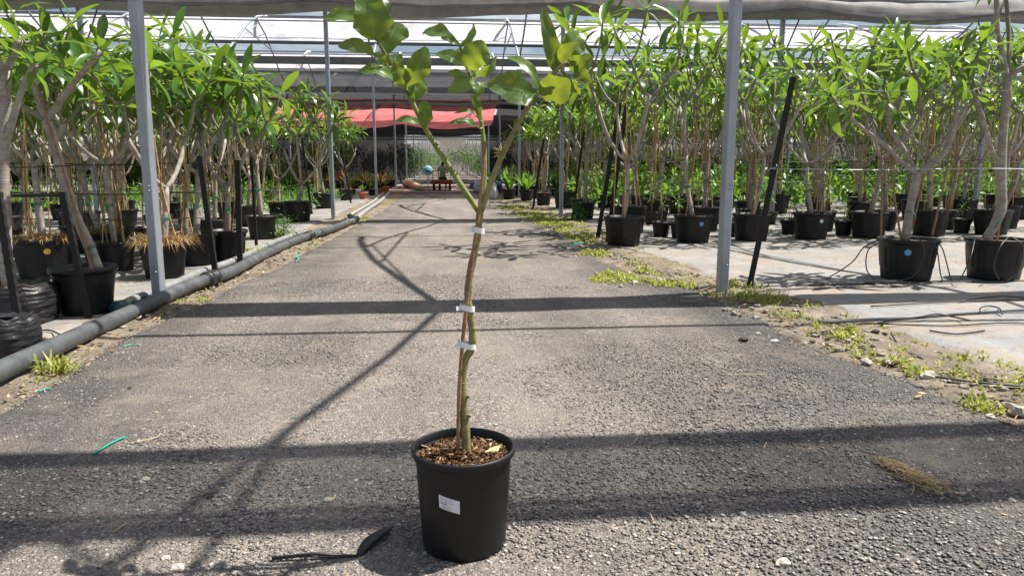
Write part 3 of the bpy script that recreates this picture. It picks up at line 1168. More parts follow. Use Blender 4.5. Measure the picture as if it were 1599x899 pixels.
def px_skel(base, Y, spec):
    """skeleton from picture sketch at real depth; spec: [(pts[(u,v,dy)], r0, r1, tip)]"""
    brs, tips = [], []
    for pts, r0, r1, tip in spec:
        P = [at(p[0], p[1], Y + (p[2] if len(p) > 2 else 0)) - base for p in pts]
        # smooth
        Q = []
        for i in range(len(P) - 1):
            p0, p1, p2, p3 = P[max(i - 1, 0)], P[i], P[i + 1], P[min(i + 2, len(P) - 1)]
            for k in range(3):
                t = k / 3
                Q.append(0.5 * ((2 * p1) + (p2 - p0) * t + (2 * p0 - 5 * p1 + 4 * p2 - p3) * t * t + (3 * p1 - p0 - 3 * p2 + p3) * t ** 3))
        Q.append(P[-1])
        brs.append((Q, r0, r1))
        if tip:
            tips.append((Q[-1], ((Q[-1] - Q[-3]).normalized() + Vector((0, 0, .5))).normalized()))
    return brs, tips


# right side, hand-shaped front trees
b = G(1413, 437)
b.z = 0.02
sk = px_skel(b, b.y, [
    ([(1414, 376), (1420, 330), (1429, 290), (1432, 268)], .045, .038, 0),
    ([(1432, 270), (1406, 252, -.05), (1391, 235, -.1), (1377, 223, -.15), (1340, 195, -.2), (1312, 168, -.2), (1300, 152, -.2)], .027, .017, 1),
    ([(1391, 235, -.1), (1372, 205, .1), (1350, 160, .2), (1342, 120, .25)], .018, .014, 1),
    ([(1431, 272), (1412, 235, .1), (1391, 202, .1), (1386, 170, .05), (1385, 148, 0)], .028, .018, 1),
    ([(1391, 202, .1), (1405, 160, .3), (1420, 110, .45)], .018, .015, 1),
    ([(1434, 272), (1460, 252, -.1), (1478, 233, -.15), (1489, 195, -.2), (1494, 172, -.2)], .034, .028, 0),
    ([(1494, 174, -.2), (1492, 140, -.25), (1486, 108, -.25)], .022, .017, 1),
    ([(1494, 174, -.2), (1508, 140, -.1), (1522, 100, 0), (1531, 75, 0)], .022, .017, 1),
    ([(1494, 174, -.2), (1462, 158, .05), (1430, 120, .2), (1418, 78, .3)], .02, .015, 1)])
r1 = build_plumeria(b, 101, 2.2, 'forked plumeria in a black pot with blue dot sticker and looping drip tubes', skel=sk, canes=0, leaves=10, L=.34, single=True, dot=(.02, BLUEDOT), potk='big')
for (u0, v0, u1, v1) in ((1376, 372, 1376, 232), (1407, 372, 1389, 205), (1420, 372, 1462, 150), (1456, 366, 1490, 195)):
    link('bamboo_cane', cane_mesh(at(u0, v0, b.y) - b, at(u1, v1, b.y - .05) - b, .012, BAMBOO2, u0), r1)
b = G(1550, 437)
b.z = 0.02
sk = px_skel(b, b.y, [
    ([(1540, 374), (1556, 345), (1565, 318), (1563, 270), (1567, 200), (1572, 140), (1573, 118)], .05, .04, 0),
    ([(1562, 250), (1548, 236, -.05), (1539, 200, -.1), (1530, 170, -.1), (1517, 138, 0)], .028, .018, 1),
    ([(1573, 122), (1563, 75, .05), (1557, 30, .1), (1555, -50, .1)], .026, .02, 1),
    ([(1573, 122), (1592, 108, -.1), (1625, 88, -.1), (1640, 50, -.1)], .026, .018, 1),
    ([(1573, 122), (1576, 70, .2), (1572, 10, .3), (1568, -40, .3)], .022, .018, 1),
    ([(1568, 190), (1535, 160, .15), (1515, 120, .3), (1500, 85, .35)], .022, .016, 1)])
build_plumeria(b, 102, 2.6, 'thick trunked plumeria with a bowed base in a black pot, drip tube over its rim', skel=sk, canes=1, leaves=10, L=.32, single=True)

# left side, hand-shaped front trees
b = G(137, 490)
b.z = 0.02
sk = px_skel(b, b.y, [
    ([(155, 422), (140, 385), (122, 345), (100, 285), (82, 215), (72, 188)], .042, .036, 0),
    ([(73, 190), (98, 152, -.05), (130, 112, -.1), (158, 80, -.1)], .027, .022, 1),
    ([(70, 188), (42, 170, .05), (15, 152, .1), (-10, 120, .1)], .02, .016, 1),
    ([(72, 192), (58, 150, .1), (50, 118, .1), (44, 92, .1)], .026, .02, 1),
    ([(50, 118, .1), (60, 100, .25), (68, 70, .35)], .018, .015, 1)])
l1 = build_plumeria(b, 103, 2.1, 'leaning plumeria with a blunt pruned limb in a smooth black pot behind the toothed stake', skel=sk, potk='mid', canes=0, leaves=9, L=.3, single=True)
l1.children[0].scale = (.98, .98, 1.02)
link('bamboo_cane', cane_mesh(at(143, 420, b.y - .06) - b, at(48, 108, b.y - .1) - b, .012, BAMBOO2, 5), l1)
b = G(28, 505)
b.z = 0.015
bagroot = empty('plumeria_tree', b, 'plumeria rising from a crumpled black grow bag beside the toothed stake', 'potted tree')


def bag_mesh(rx, ry, h, seed):
    p = MB()
    n, mrows = 48, 40
    vs = []
    for i in range(mrows):
        t = i / (mrows - 1)
        for k in range(n):
            a = 6.283 * k / n
            ca, sa = math.cos(a), math.sin(a)
            bul = 1 + .1 * math.sin(math.pi * t) + .05 * noise.noise(Vector((ca * 2 + seed, sa * 2, t * 9))) + .012 * math.sin(a * 17 + t * 4 + seed) + .035 * noise.noise(Vector((ca * 2.5, sa * 2.5 + seed, t * 26))) + .02 * noise.noise(Vector((ca * 6, sa * 6, t * 50)))
            sq = 1 / max(abs(ca) ** 3 + abs(sa) ** 3, .5) ** .33
            rx_, ry_ = rx * bul * sq * (1 - .1 * (t > .92)), ry * bul * sq * (1 - .1 * (t > .92))
            vs.append((rx_ * ca, ry_ * sa, h * t * (1 + .12 * (t > .8) * noise.noise(Vector((ca * 3, sa * 3, seed)))) + 0))
    fs = [(i * n + k, i * n + (k + 1) % n, (i + 1) * n + (k + 1) % n, (i + 1) * n + k) for i in range(mrows - 1) for k in range(n)]
    # folded-in rim
    o = len(vs)
    for k in range(n):
        a = 6.283 * k / n
        vs.append((rx * .72 * math.cos(a), ry * .72 * math.sin(a), h * .9))
    fs += [((mrows - 1) * n + k, (mrows - 1) * n + (k + 1) % n, o + (k + 1) % n, o + k) for k in range(n)]
    p.add(vs, fs)
    return p.mesh('grow_bag', BAG)


link('grow_bag', bag_mesh(.25, .22, .3, 3), bagroot)
link('soil', soil_mesh(.22, .275, PEAT, .03, 4), bagroot)
sk = px_skel(b, b.y, [
    ([(15, 452), (8, 380), (5, 300), (6, 200), (10, 110)], .05, .04, 0),
    ([(10, 112), (22, 85), (30, 62)], .03, .025, 1),
    ([(10, 112), (-12, 80, .1), (-20, 40, .1)], .028, .022, 1),
    ([(8, 230), (22, 180, -.05), (38, 130, -.05), (56, 100, -.05)], .026, .02, 1)])
link('trunk', branch_mesh(sk[0]), bagroot)
cb = MB()
rd = random.Random(9)
lv = []
for p, d in sk[1]:
    cb.tube([p - d * .05, p + d * .01, p + d * .03], [.02, .016, .003], 6)
    lv += rosette(p, d, rd, 9, .28)
cr = cb.build('crown', PBARK2, bagroot)
for m4, ti in lv:
    o = link('leaf', leaf_mesh(ti, PLEAF), cr)
    o.matrix_basis = m4

# second bag, empty of trunk, crumpled at the pipe
b = G(-8, 570)
o = link('grow_bag', bag_mesh(.18, .16, .27, 8))
o.location = (b.x, b.y + .1, .012)
tag(o, 'crumpled glossy grey-black grow bag folded open beside the pipe', 'grow bag')

# hand-placed, individually grown trees: (u, v, pot, height, seed, label, dry)
HAND = [
    (57, 440, 'big', 2.25, 11, 'plumeria with straw mulch and yellow and white paint dots on its pot', True, 3),
    (150, 413, 'mid', 2.3, 12, 'plumeria in a black pot topped with brown straw behind the leaning trunk', True, 2),
    (247, 440, 'mid', 2.2, 13, 'plumeria in a black pot overflowing with dry tan grass behind the steel post', True, 2),
    (300, 418, 'mid', 2.35, 14, 'plumeria in a plain black pot between the dry grass pot and a leaning stake', False, 1),
    (350, 410, 'mid', 2.2, 15, 'plumeria forking low in a black pot touching an upright black stake', False, 2),
    (405, 376, 'mid', 2.0, 16, 'plumeria tied to golden bamboo canes in a grey-black pot by green weeds', False, 3),
    (463, 348, 'big', 2.7, 17, 'plumeria with a crooked white stem in a wide black pot behind the weeds', False, 1),
    (505, 327, 'big', 2.6, 18, 'plumeria in a scuffed black pot just behind the slim roadside post', False, 1),
    (540, 314, 'mid', 2.4, 19, 'short spreading plumeria at the end of the row beside the pipe', False, 1),
    (978, 386, 'big', 3.3, 21, 'tall plumeria in a black pot beside two leaning black stakes', False, 2),
    (1088, 382, 'big', 3.15, 22, 'straight trunked plumeria in a ribbed black pot with a blue dot, near the post', False, 2),
    (1180, 379, 'big', 3.0, 23, 'plumeria in a ribbed black pot right behind the single leaning stake', False, 1),
    (1275, 376, 'big', 3.25, 24, 'plumeria with cream flowers in a ribbed black pot with a pale dot', False, 1),
    (1366, 374, 'big', 2.9, 25, 'plumeria in a ribbed black pot directly behind the forked front plumeria', False, 2),
    (1462, 371, 'big', 3.2, 26, 'plumeria in a ribbed black pot between the two front plumerias', False, 2),
    (1560, 369, 'big', 3.2, 27, 'plumeria in a ribbed black pot behind the bowed thick trunk', False, 2),
    (915, 344, 'mid', 2.8, 28, 'slim plumeria in a black pot beside the second roadside post', False, 3),
    (850, 322, 'mid', 2.7, 29, 'slim plumeria in a black pot marked with a red spot', False, 4),
]
LFORK = {13: .95, 14: 1.1, 15: .95, 16: 1.3, 17: .8, 21: 1.25, 22: 1.35, 23: 1.35, 24: 1.2, 25: 1.3, 26: 1.4, 27: 1.35, 29: 1.5, 28: 1.4}
hand = []
for u, v, pk, H, sd, lab, dry, nc in HAND:
    g = G(u, v)
    g.y += .2
    g.z = .02
    dot = {22: (.45, BLUEDOT), 24: (.55, WHITEB), 29: (.2, REDP), 11: (.1, YELP)}.get(sd)
    root = build_plumeria(g, sd, H, lab, pk, LFORK.get(sd), canes=nc, single=sd not in (18, 19, 28, 29), dry=dry, flowers=sd == 24, dot=dot,
                          leaves=9, L=.42, spread=1.12)
    hand.append(root)

# prototypes for the rows behind
rd = random.Random(77)
protos = []
for k in range(7):
    root = build_plumeria((0, 0, .02), 300 + k, [2.5, 3.0, 2.6, 3.15, 2.45, 2.8, 3.3][k], 'x', ['big', 'mid', 'big', 'big', 'mid', 'big', 'mid'][k], canes=[4, 6, 3, 6, 5, 4, 6][k], leaves=8, L=.4, spread=1.05)
    protos.append(root)
used = [False] * 7
ORD = ['first', 'second', 'third', 'fourth', 'fifth', 'sixth', 'seventh', 'eighth', 'ninth', 'tenth']
LOOK = ['squat plumeria in a ribbed pot, ', 'tall plumeria with many canes, smooth pot, ', 'low plumeria in a ribbed pot, few canes, ', 'tall plumeria with many canes, ribbed pot, ',
        'squat plumeria in a smooth pot, ', 'mid-height plumeria in a ribbed pot, ', 'tallest plumeria type, smooth pot, many canes, ']


def place(x, y, lab, grp, sc=1.0):
    k = rd.randrange(7)
    if used[k]:
        o = copy_tree(protos[k])
    else:
        o = protos[k]
        used[k] = True
    o.location = (x, y, .02)
    o.rotation_euler.z = rd.random() * 6.28
    o.scale = (sc, sc, sc * rd.uniform(.95, 1.05))
    tag(o, lab.format(LOOK[k]), 'potted tree', grp)
    return o


taken = [(o.location.x, o.location.y) for o in hand]
yr = 12.9
row = 0
while yr < 34:
    row += 1
    x = 3.1 + rd.uniform(-.1, .2)
    while x < min(.80 * yr + 2.5, 21):
        if all((x - a) ** 2 + (yr - c) ** 2 > .8 for a, c in taken):
            place(x + rd.uniform(-.12, .12), yr + rd.uniform(-.2, .2), '%s%s row behind the ribbed pots' % ('{}', ORD[row - 1]), 'rows of plumerias on the pale ground cloth', rd.uniform(.94, 1.08))
        x += 1.2 + (yr > 22) * .5
    yr += 2.45 if yr < 20 else 3.2
yr = 10.6
row = 0
while yr < 25:
    row += 1
    x = -3.7 - rd.uniform(0, .3)
    while x > -min(.62 * yr + 2.5, 16):
        if all((x - a) ** 2 + (yr - c) ** 2 > .9 for a, c in taken):
            place(x + rd.uniform(-.12, .12), yr + rd.uniform(-.2, .2), '%s%s row behind the golden cane pot' % ('{}', ORD[row - 1]), 'rows of plumerias behind the pipe', rd.uniform(.84, 1.0))
        x -= 1.15 + (yr > 17) * .45
    yr += 2.1 if yr < 15 else 3.0
for x, y in ((-5.6, 8.3), (-6.4, 9.4), (-5.2, 9.6), (-3.9, 10.1), (-3.4, 9.75), (-4.6, 10.5), (-3.75, 8.55), (-5.9, 10.3), (-3.5, 11.3)):
    place(x, y, '{}row squeezed in behind the straw-topped pots', 'plumerias behind the straw pots', .88)
for k in range(7):
    if not used[k]:
        place(12 + k, 30, '{}last row against the grey windbreak', 'rows of plumerias on the pale ground cloth')

# small pots with young plants between the big ones
sp_n = 0
for u, v in ((1035, 372), (1064, 374), (1237, 368), (1322, 370), (1508, 366), (1020, 352), (1140, 372), (1395, 352), (1205, 352), (1450, 350)):
    g = G(u, v)
    root = empty('young_plant', (g.x, g.y + .12, .015), 'small black pot with a thin young plant between the big plumeria pots', 'potted plant', 'small pots between the big pots')
    link('pot', SMALLPOT, root)
    link('soil', SMALLSOIL, root)
    q = random.Random(u)
    st = MB()
    lv = []
    for k in range(2):
        tp = Vector((q.uniform(-.06, .06), q.uniform(-.06, .06), q.uniform(.4, .75)))
        st.tube([(0, 0, .2), tp * .5 + Vector((0, 0, .1)), tp], .006, 5)
        lv += rosette(tp, Vector((q.uniform(-.2, .2), q.uniform(-.2, .2), 1)), q, 7, .13)
    st.build('stem', BAMBOO2, root)
    link('foliage', join_leaves(lv, 'foliage', LOWLEAF), root)


# ------------------------------------------------------------------ hero sapling
hb_ = Vector((0.035, 2.178, 0.012))
hero = empty('potted_sapling', hb_, 'young three-branched sapling with big ragged leaves in a black pot with white sticker', 'potted tree')
HY = hb_.y


def hp(u, v, dy=0.0):
    return at(u, v, HY + dy) - hb_


hpm = MB()
prof = [(.05, .006), (.128, .0), (.1325, .008), (.1345, .05), (.1395, .13), (.1445, .21), (.148, .285), (.149, .296), (.158, .299), (.1625, .306), (.163, .315), (.1605, .322), (.156, .3235), (.1525, .32), (.1495, .30), (.1485, .27)]
hpm.lathe(prof, 72)
hpm.build('pot', POT, hero)
link('soil', soil_mesh(.149, .287, PEAT, .018, 5, 40), hero)
# mulch chips
rg = np.random.default_rng(8)
n = 1700
rr_ = .138 * np.sqrt(rg.random(n))
aa = rg.random(n) * 6.283
s = .003 + .009 * rg.random(n) ** 1.6
base = np.array([(1, .35, 0), (1, -.35, .1), (-1, -.3, 0), (-1, .3, .15), (.8, .2, .35), (-.8, -.1, .4)], float)
V = base[None] * (0.6 + .8 * rg.random((n, 6, 1)))
out = np.empty_like(V)
for i in range(n):
    Rm = np.array(Matrix.Rotation(rg.random() * 6.28, 3, 'Z') @ Matrix.Rotation((rg.random() - .5) * 1.6, 3, 'Y') @ Matrix.Rotation((rg.random() - .5) * 1.2, 3, 'X'))
    out[i] = V[i] @ Rm.T * s[i]
zs = .288 + .012 * rg.random(n) + .012 * (rr_ < .07)
out += np.stack([rr_ * np.cos(aa), rr_ * np.sin(aa), zs], -1)[:, None]
fc = np.array([(0, 1, 4), (1, 2, 4), (2, 5, 4), (2, 3, 5), (3, 0, 4), (3, 4, 5), (0, 3, 2), (0, 2, 1)])
link('bark_mulch', np_mesh('bark_mulch', out.reshape(-1, 3), (fc[None] + (np.arange(n) * 6)[:, None, None]).reshape(-1, 3), SOIL), hero, 'stuff')


def smooth_path(P, k=4):
    Q = []
    for i in range(len(P) - 1):
        p0, p1, p2, p3 = P[max(i - 1, 0)], P[i], P[i + 1], P[min(i + 2, len(P) - 1)]
        for j in range(k):
            t = j / k
            Q.append(0.5 * ((2 * p1) + (p2 - p0) * t + (2 * p0 - 5 * p1 + 4 * p2 - p3) * t * t + (3 * p1 - p0 - 3 * p2 + p3) * t ** 3))
    Q.append(P[-1])
    return Q


def knobbly(pts, r0, r1, seed):
    rad = []
    for i in range(len(pts)):
        t = i / (len(pts) - 1)
        rad.append((r0 + (r1 - r0) * t) * (1 + .05 * math.sin(i * 1.1 + seed) + .03 * math.sin(i * 2.3)))
    return rad


tr = MB()
stem_low = smooth_path([hp(*p) for p in ((729, 706), (728, 690), (725, 650), (722, 612), (723, 580), (726, 560))])
tr.tube(stem_low, knobbly(stem_low, .0145, .0125, 1), 12)
stem_up = smooth_path([hp(*p) for p in ((722, 572), (729, 556), (736, 545), (738, 525), (735, 497), (731, 470), (732, 440), (737, 412), (743, 385), (747, 358), (749, 336), (750, 326))])
tr.tube(stem_up, knobbly(stem_up, .012, .0105, 2), 12)
for u, v in ((731, 650), (721, 600), (738, 515), (732, 455), (745, 370), (729, 620)):
    c = hp(u, v, -.006)
    tr.tube([c + Vector((0, .006, 0)), c + Vector((.004, -.004, .003)), c + Vector((.006, -.009, .007))], [.007, .006, .001], 7)
tr.build('trunk', HBARK, hero)
paths = {
    'L': smooth_path([hp(*p) for p in ((749, 332, 0), (725, 297, .01), (692, 246, .02), (662, 197, .03), (635, 142, .03), (612, 104, .03), (592, 68, .02), (582, 40, .02))]),
    'M': smooth_path([hp(*p) for p in ((752, 330, .01), (756, 290, .03), (757, 245, .04), (753, 200, .05), (746, 160, .05), (739, 132, .05), (730, 106, .05), (722, 82, .05))]),
    'R': smooth_path([hp(*p) for p in ((751, 330, 0), (764, 292, -.02), (784, 243, -.04), (810, 192, -.05), (836, 150, -.05), (862, 118, -.05), (884, 96, -.05))]),
}
bl_ = MB()
bl_.tube(paths['L'], knobbly(paths['L'], .0095, .0045, 3), 10, mi=0)
bl_.build('branch', HSHOOT, hero)
bl_ = MB()
bl_.tube(paths['M'], knobbly(paths['M'], .0078, .0038, 4), 10)
bl_.build('branch', HSHOOT, hero)
bl_ = MB()
bl_.tube(paths['R'], knobbly(paths['R'], .0095, .005, 5), 10)
for k in range(16):
    rdd = random.Random(k)
    c = hp(783, 240, -.045)
    d = Vector((rdd.uniform(-1, .5), rdd.uniform(-1, .2), rdd.uniform(-.5, 1))).normalized()
    bl_.tube([c, c + d * .012, c + d * rdd.uniform(.018, .03)], [.003, .003, .001], 5)
bl_.build('branch', HBARK, hero)
allp = [p for k in paths.values() for p in k]


def hero_leaf(bu, bv, tu, tv, wpx, roll=0.0, dy=0.0, ddy=0.0, curve=.25, shape=0, seed=0):
    """leaf from base to tip (picture sketch) standing at real depth; roll turns the blade about its axis"""
    rdd = random.Random(seed * 31 + int(bu + tv))
    B = hp(bu, bv, dy)
    T = hp(tu, tv, dy + ddy)
    ax = T - B
    L = ax.length
    sc = HY / F * 1.02
    W = wpx * sc * .5 / max(.25, abs(math.cos(roll)))
    view = (hb_ + B - Vector((0, 0, CAMH))).normalized()
    d = ax.normalized()
    n0 = (-view - d * (-view).dot(d)).normalized()
    nrm = Matrix.Rotation(roll, 3, d) @ n0
    x = d.cross(nrm)
    N, K = 14, 6
    vs, uvs = [], []
    for i in range(N + 1):
        t = i / N
        if shape == 0:
            wd = math.sin(math.pi * min(1, t * .955 + .03) ** 1.05) ** .62
        else:
            wd = math.sin(math.pi * (t * .95 + .03) ** 1.4) ** .6
        wd = max(wd, .02) * W * (1 + .05 * math.sin(t * 23 + seed) + .13 * math.sin(t * 7.3 + seed * 2.1))
        lift = curve * L * math.sin(math.pi * t) * .5 - curve * L * .55 * t * t
        for k in range(K + 1):
            q = k / K * 2 - 1
            fold = .42 * abs(q) * wd
            wave = .17 * wd * math.sin(t * 15 + q * 2 + seed) * abs(q)
            p = B + d * (L * t) + x * (q * wd) + nrm * (lift + fold * (.6) + wave)
            vs.append(p)
            uvs.append((k / K, t))
    fs = [(i * (K + 1) + k, i * (K + 1) + k + 1, (i + 1) * (K + 1) + k + 1, (i + 1) * (K + 1) + k) for i in range(N) for k in range(K)]
    near = min(allp, key=lambda p: (p - B).length)
    m = MB()
    m.add(vs, fs, 0)
    nb = len(fs)
    if (near - B).length > .004:
        m.tube([near, near.lerp(B, .5) + Vector((0, 0, -.004)), B, B + d * L * .06], [.0035, .0028, .0024, .0015], 6, mi=1)
    me = m.mesh('leaf', [HLEAF, HSHOOT])
    uvl = me.uv_layers.new(name='UVMap')
    for poly in me.polygons:
        if poly.index < nb:
            for li in poly.loop_indices:
                uvl.data[li].uv = uvs[me.loops[li].vertex_index]
        else:
            for li in poly.loop_indices:
                uvl.data[li].uv = (.3, .02)
    link('leaf', me, hero)


HL = [
    # left branch
    (586, 62, 572, -8, 56, .15, .0, -.03, .15, 0), (580, 34, 504, 23, 20, .7, .02, .02, .2, 0), (603, 84, 624, 30, 42, -.3, .03, .05, .3, 0),
    (590, 58, 602, 2, 24, .6, .05, .05, .2, 0), (584, 84, 532, 68, 20, .55, .0, -.05, .3, 0), (605, 103, 584, 84, 14, .3, -.02, -.02, .2, 0),
    (612, 118, 620, 82, 28, -.4, .05, .06, .1, 0), (617, 127, 562, 105, 15, .9, -.02, -.03, .3, 0), (634, 136, 667, 76, 32, .3, -.02, -.03, .2, 1),
    (632, 134, 616, 98, 26, .1, -.03, -.04, .2, 0), (649, 157, 640, 124, 22, -.3, .02, .02, .3, 0), (650, 157, 660, 119, 17, .5, .0, .0, .2, 0),
    (662, 200, 663, 159, 23, .4, -.02, -.03, .15, 1), (660, 198, 621, 184, 11, .8, .0, -.02, .3, 0), (584, 50, 600, -18, 24, .5, .06, .06, .2, 0), (583, 45, 560, -12, 30, .3, .07, .09, .2, 0),
    # middle branch
    (728, 106, 754, 66, 40, .2, -.02, -.04, .2, 0), (716, 68, 657, 44, 19, .6, .02, .06, .3, 1), (717, 70, 690, 58, 9, .5, .0, -.02, .2, 0),
    (719, 72, 745, 38, 12, .7, .02, .05, .2, 0), (726, 103, 683, 81, 17, .6, -.02, -.03, .3, 0), (742, 116, 780, 91, 13, .8, .0, .02, .3, 0), (729, 122, 701, 114, 13, .5, -.02, -.04, .2, 0),
    (739, 127, 702, 141, 22, .3, -.02, -.05, .25, 0), (743, 152, 757, 126, 17, -.5, .02, .03, .2, 0), (748, 185, 739, 147, 13, .5, -.01, -.03, .2, 0), (744, 182, 712, 172, 5, .9, .0, -.02, .4, 0), (746, 198, 704, 188, 9, .8, -.01, -.04, .3, 0),
    (731, 104, 722, 72, 24, .2, .05, .06, .2, 0), (737, 124, 752, 96, 18, .3, .05, .05, .2, 0),
    # right branch
    (866, 112, 849, 16, 24, .25, -.03, -.02, .15, 0), (875, 98, 907, 50, 36, .2, -.02, .0, .25, 0), (872, 94, 899, 68, 20, -.3, -.05, -.07, .2, 0),
    (887, 103, 926, 92, 28, .25, -.02, -.02, .3, 0), (842, 146, 886, 130, 40, .35, -.06, -.1, .2, 1), (836, 148, 767, 131, 40, .3, -.07, -.1, .15, 1), (836, 150, 822, 160, 20, .3, -.06, -.08, .2, 0),
    (843, 142, 797, 80, 15, .7, .0, .03, .35, 0), (898, 104, 921, 128, 20, .2, -.03, -.05, .2, 0), (880, 114, 903, 147, 15, .5, -.02, -.03, .3, 0), (880, 100, 892, 78, 16, .4, .03, .05, .2, 0), (852, 132, 862, 112, 14, .6, .03, .05, .2, 0),
]
for i, a in enumerate(HL):
    hero_leaf(*a, seed=i)
# cane tied to the stem
cn = smooth_path([hp(*p) for p in ((715, 706, -.012), (716, 640, -.014), (720, 560, -.016), (728, 480, -.018), (738, 400, -.018), (747, 340, -.018), (754, 270, -.02), (757, 221, -.02))], 3)
cm = MB()
cm.tube(cn, [.0062 * (1.18 if i % 4 == 0 else 1) * (1 - .25 * i / len(cn)) for i in range(len(cn))], 9)
cm.build('bamboo_cane', BAMBOO2, hero)


def tape(u0, u1, v, tilt):
    m = MB()
    a, b_ = hp(u0, v, -.02), hp(u1, v + tilt, -.002)
    c = (a + b_) / 2
    rx = (b_ - a).length / 2
    n = 20
    vs = []
    for zz in (-.0085, .0085):
        for k in range(n):
            an = 6.283 * k / n
            cx = math.copysign(abs(math.cos(an)) ** .6, math.cos(an))
            vs.append(c + Vector((cx * rx, .02 * math.sin(an), zz + (b_ - a).z * cx * .5 + .0015 * math.sin(k * 2.3))))
    m.add(vs, [(k, (k + 1) % n, n + (k + 1) % n, n + k) for k in range(n)])
    e = c + Vector((-rx, -.012, 0))
    m.add([e + Vector((0, 0, -.007)), e + Vector((-.012, -.012, -.004)), e + Vector((-.012, -.012, .009)), e + Vector((0, 0, .008))], [(0, 1, 2, 3)])
    m.build('tape_tie', TAPE, hero)


tape(739, 755, 358, 2)
tape(720, 740, 479, 2)
tape(716, 742, 536, 4)


# sticker with print on the pot's front
def on_pot(a, z, off=.0012):
    r = float(np.interp(z, [p[1] for p in prof[2:8]], [p[0] for p in prof[2:8]])) + off
    return Vector((r * math.cos(a), r * math.sin(a), z))


A0 = math.atan2(-hb_.y, -hb_.x) - .31


def patch(m, a0, a1, z0, z1, off, n=8, sl=0.0):
    vs = []
    for i in range(n + 1):
        a = a0 + (a1 - a0) * i / n
        for z in (z0, z1):
            vs.append(on_pot(a, z + sl * (a - A0), off))
    m.add(vs, [(2 * i, 2 * i + 2, 2 * i + 3, 2 * i + 1) for i in range(n)])


st = MB()
SL = -.035
patch(st, A0 - .225, A0 + .225, .172, .214, .0012, 10, SL)
sto = st.build('sticker', PAPER, hero, smooth=False)
pk = MB()
rdd = random.Random(3)
for z0, h_, a0, a1, dens in ((.2035, .0035, -.19, .07, .8), (.197, .002, -.16, .08, .7), (.1885, .0045, -.185, -.05, .97), (.1835, .002, -.15, -.01, .6), (.1765, .003, -.16, .04, .75)):
    a = A0 + a0
    while a < A0 + a1:
        wd = rdd.uniform(.006, .014)
        if rdd.random() < dens:
            patch(pk, a, a + wd * .8, z0 + rdd.uniform(0, h_ * .25), z0 + h_ * rdd.uniform(.7, 1), .0018, 1, SL)
        a += wd
pk.build('print', INK, sto, smooth=False)

# dry leaf lying on the mulch
dl = MB()
c = hb_ + Vector((.095, -.01, .306))
pts = [(-.032, -.012, 0), (-.012, -.004, .01), (-.006, .012, .006), (.008, .004, .014), (.03, .016, .012), (.02, -.002, .016), (.012, -.012, .004), (-.01, -.012, .004)]
dl.add([c + Vector(p) for p in pts] + [c + Vector((p[0], p[1], p[2] - .0015)) for p in pts], [tuple(range(8)), tuple(range(15, 7, -1))])
tag(dl.build('dry_leaf', simple('straw_leaf', (.62, .46, .2), .7, var=.15)), 'curled straw-yellow dry leaf lying on the mulch in the pot', 'leaf')

# black stake with paddle lying at the pot's foot
g0, g1, g2 = G(425, 871, .02), G(560, 868, .012), G(612, 823, .03)
sk_ = empty('drip_stake', (g1.x, g1.y, 0), 'black plastic drip stake with a paddle end lying at the foot of the sapling pot', 'stake')
o_ = Vector((g1.x, g1.y, 0))
m = MB()
m.tube([g0 - o_, (g0 + g1) / 2 - o_ + Vector((0, 0, .012)), g1 - o_], [.006, .0055, .005], 7)
m.tube([g0 - o_ + Vector((.08, -.008, .006)), g1 - o_ + Vector((0, -.005, 0))], .0025, 5)
m.build('tube', TUBE, sk_)
m = MB()
d = (g2 - g1)
sd = Vector((-d.y, d.x, 0)).normalized()
vs = []
for i in range(9):
    t = i / 8
    wd = .025 * math.sin(math.pi * (.08 + .84 * t)) ** .7
    cpt = g1 + d * t + sd * .014 * math.sin(math.pi * t) - o_
    vs += [cpt - sd * wd + Vector((0, 0, .004)), cpt + Vector((0, 0, .007)), cpt + sd * wd + Vector((0, 0, .004)), cpt + Vector((0, 0, -.001))]
fs = [(i * 4 + k, i * 4 + (k + 1) % 4, i * 4 + 4 + (k + 1) % 4, i * 4 + 4 + k) for i in range(8) for k in range(4)] + [(3, 2, 1, 0), (32, 33, 34, 35)]
m.add(vs, fs)
m.build('paddle', TUBE, sk_)

# ------------------------------------------------------------------ irrigation pipes
pp = empty('irrigation_pipe', (0, 0, 0), 'thick grey irrigation pipe with clamp couplers running along the asphalt edge', 'pipe')
path = [Vector((-2.5, -3, 0)), Vector((-2.53, 1.2, 0))] + [G(u, v) for u, v in ((-160, 690), (-60, 632), (0, 602), (60, 574), (150, 527), (243, 483), (300, 458), (360, 436), (415, 404), (470, 380), (520, 364), (545, 352))]
pts = smooth_path([Vector((p.x, p.y, .075 + .01 * math.sin(i * 1.7))) for i, p in enumerate(path)], 4)
m = MB()
m.tube(pts, .058, 16)
m.build('pipe_run', PIPE, pp)


def coupler(i, L=.12, r=.072):
    m = MB()
    c = pts[i]
    t = (pts[i + 1] - pts[i]).normalized()
    m.tube([c - t * L, c - t * L * .8, c - t * L * .8, c - t * .3 * L, c - t * .3 * L, c + t * .3 * L, c + t * .3 * L, c + t * L * .8, c + t * L * .8, c + t * L], [r * .93, r * .93, r * 1.1, r * 1.1, r, r, r * 1.1, r * 1.1, r * .93, r * .93], 16)
    m.build('coupler', TUBE, pp)


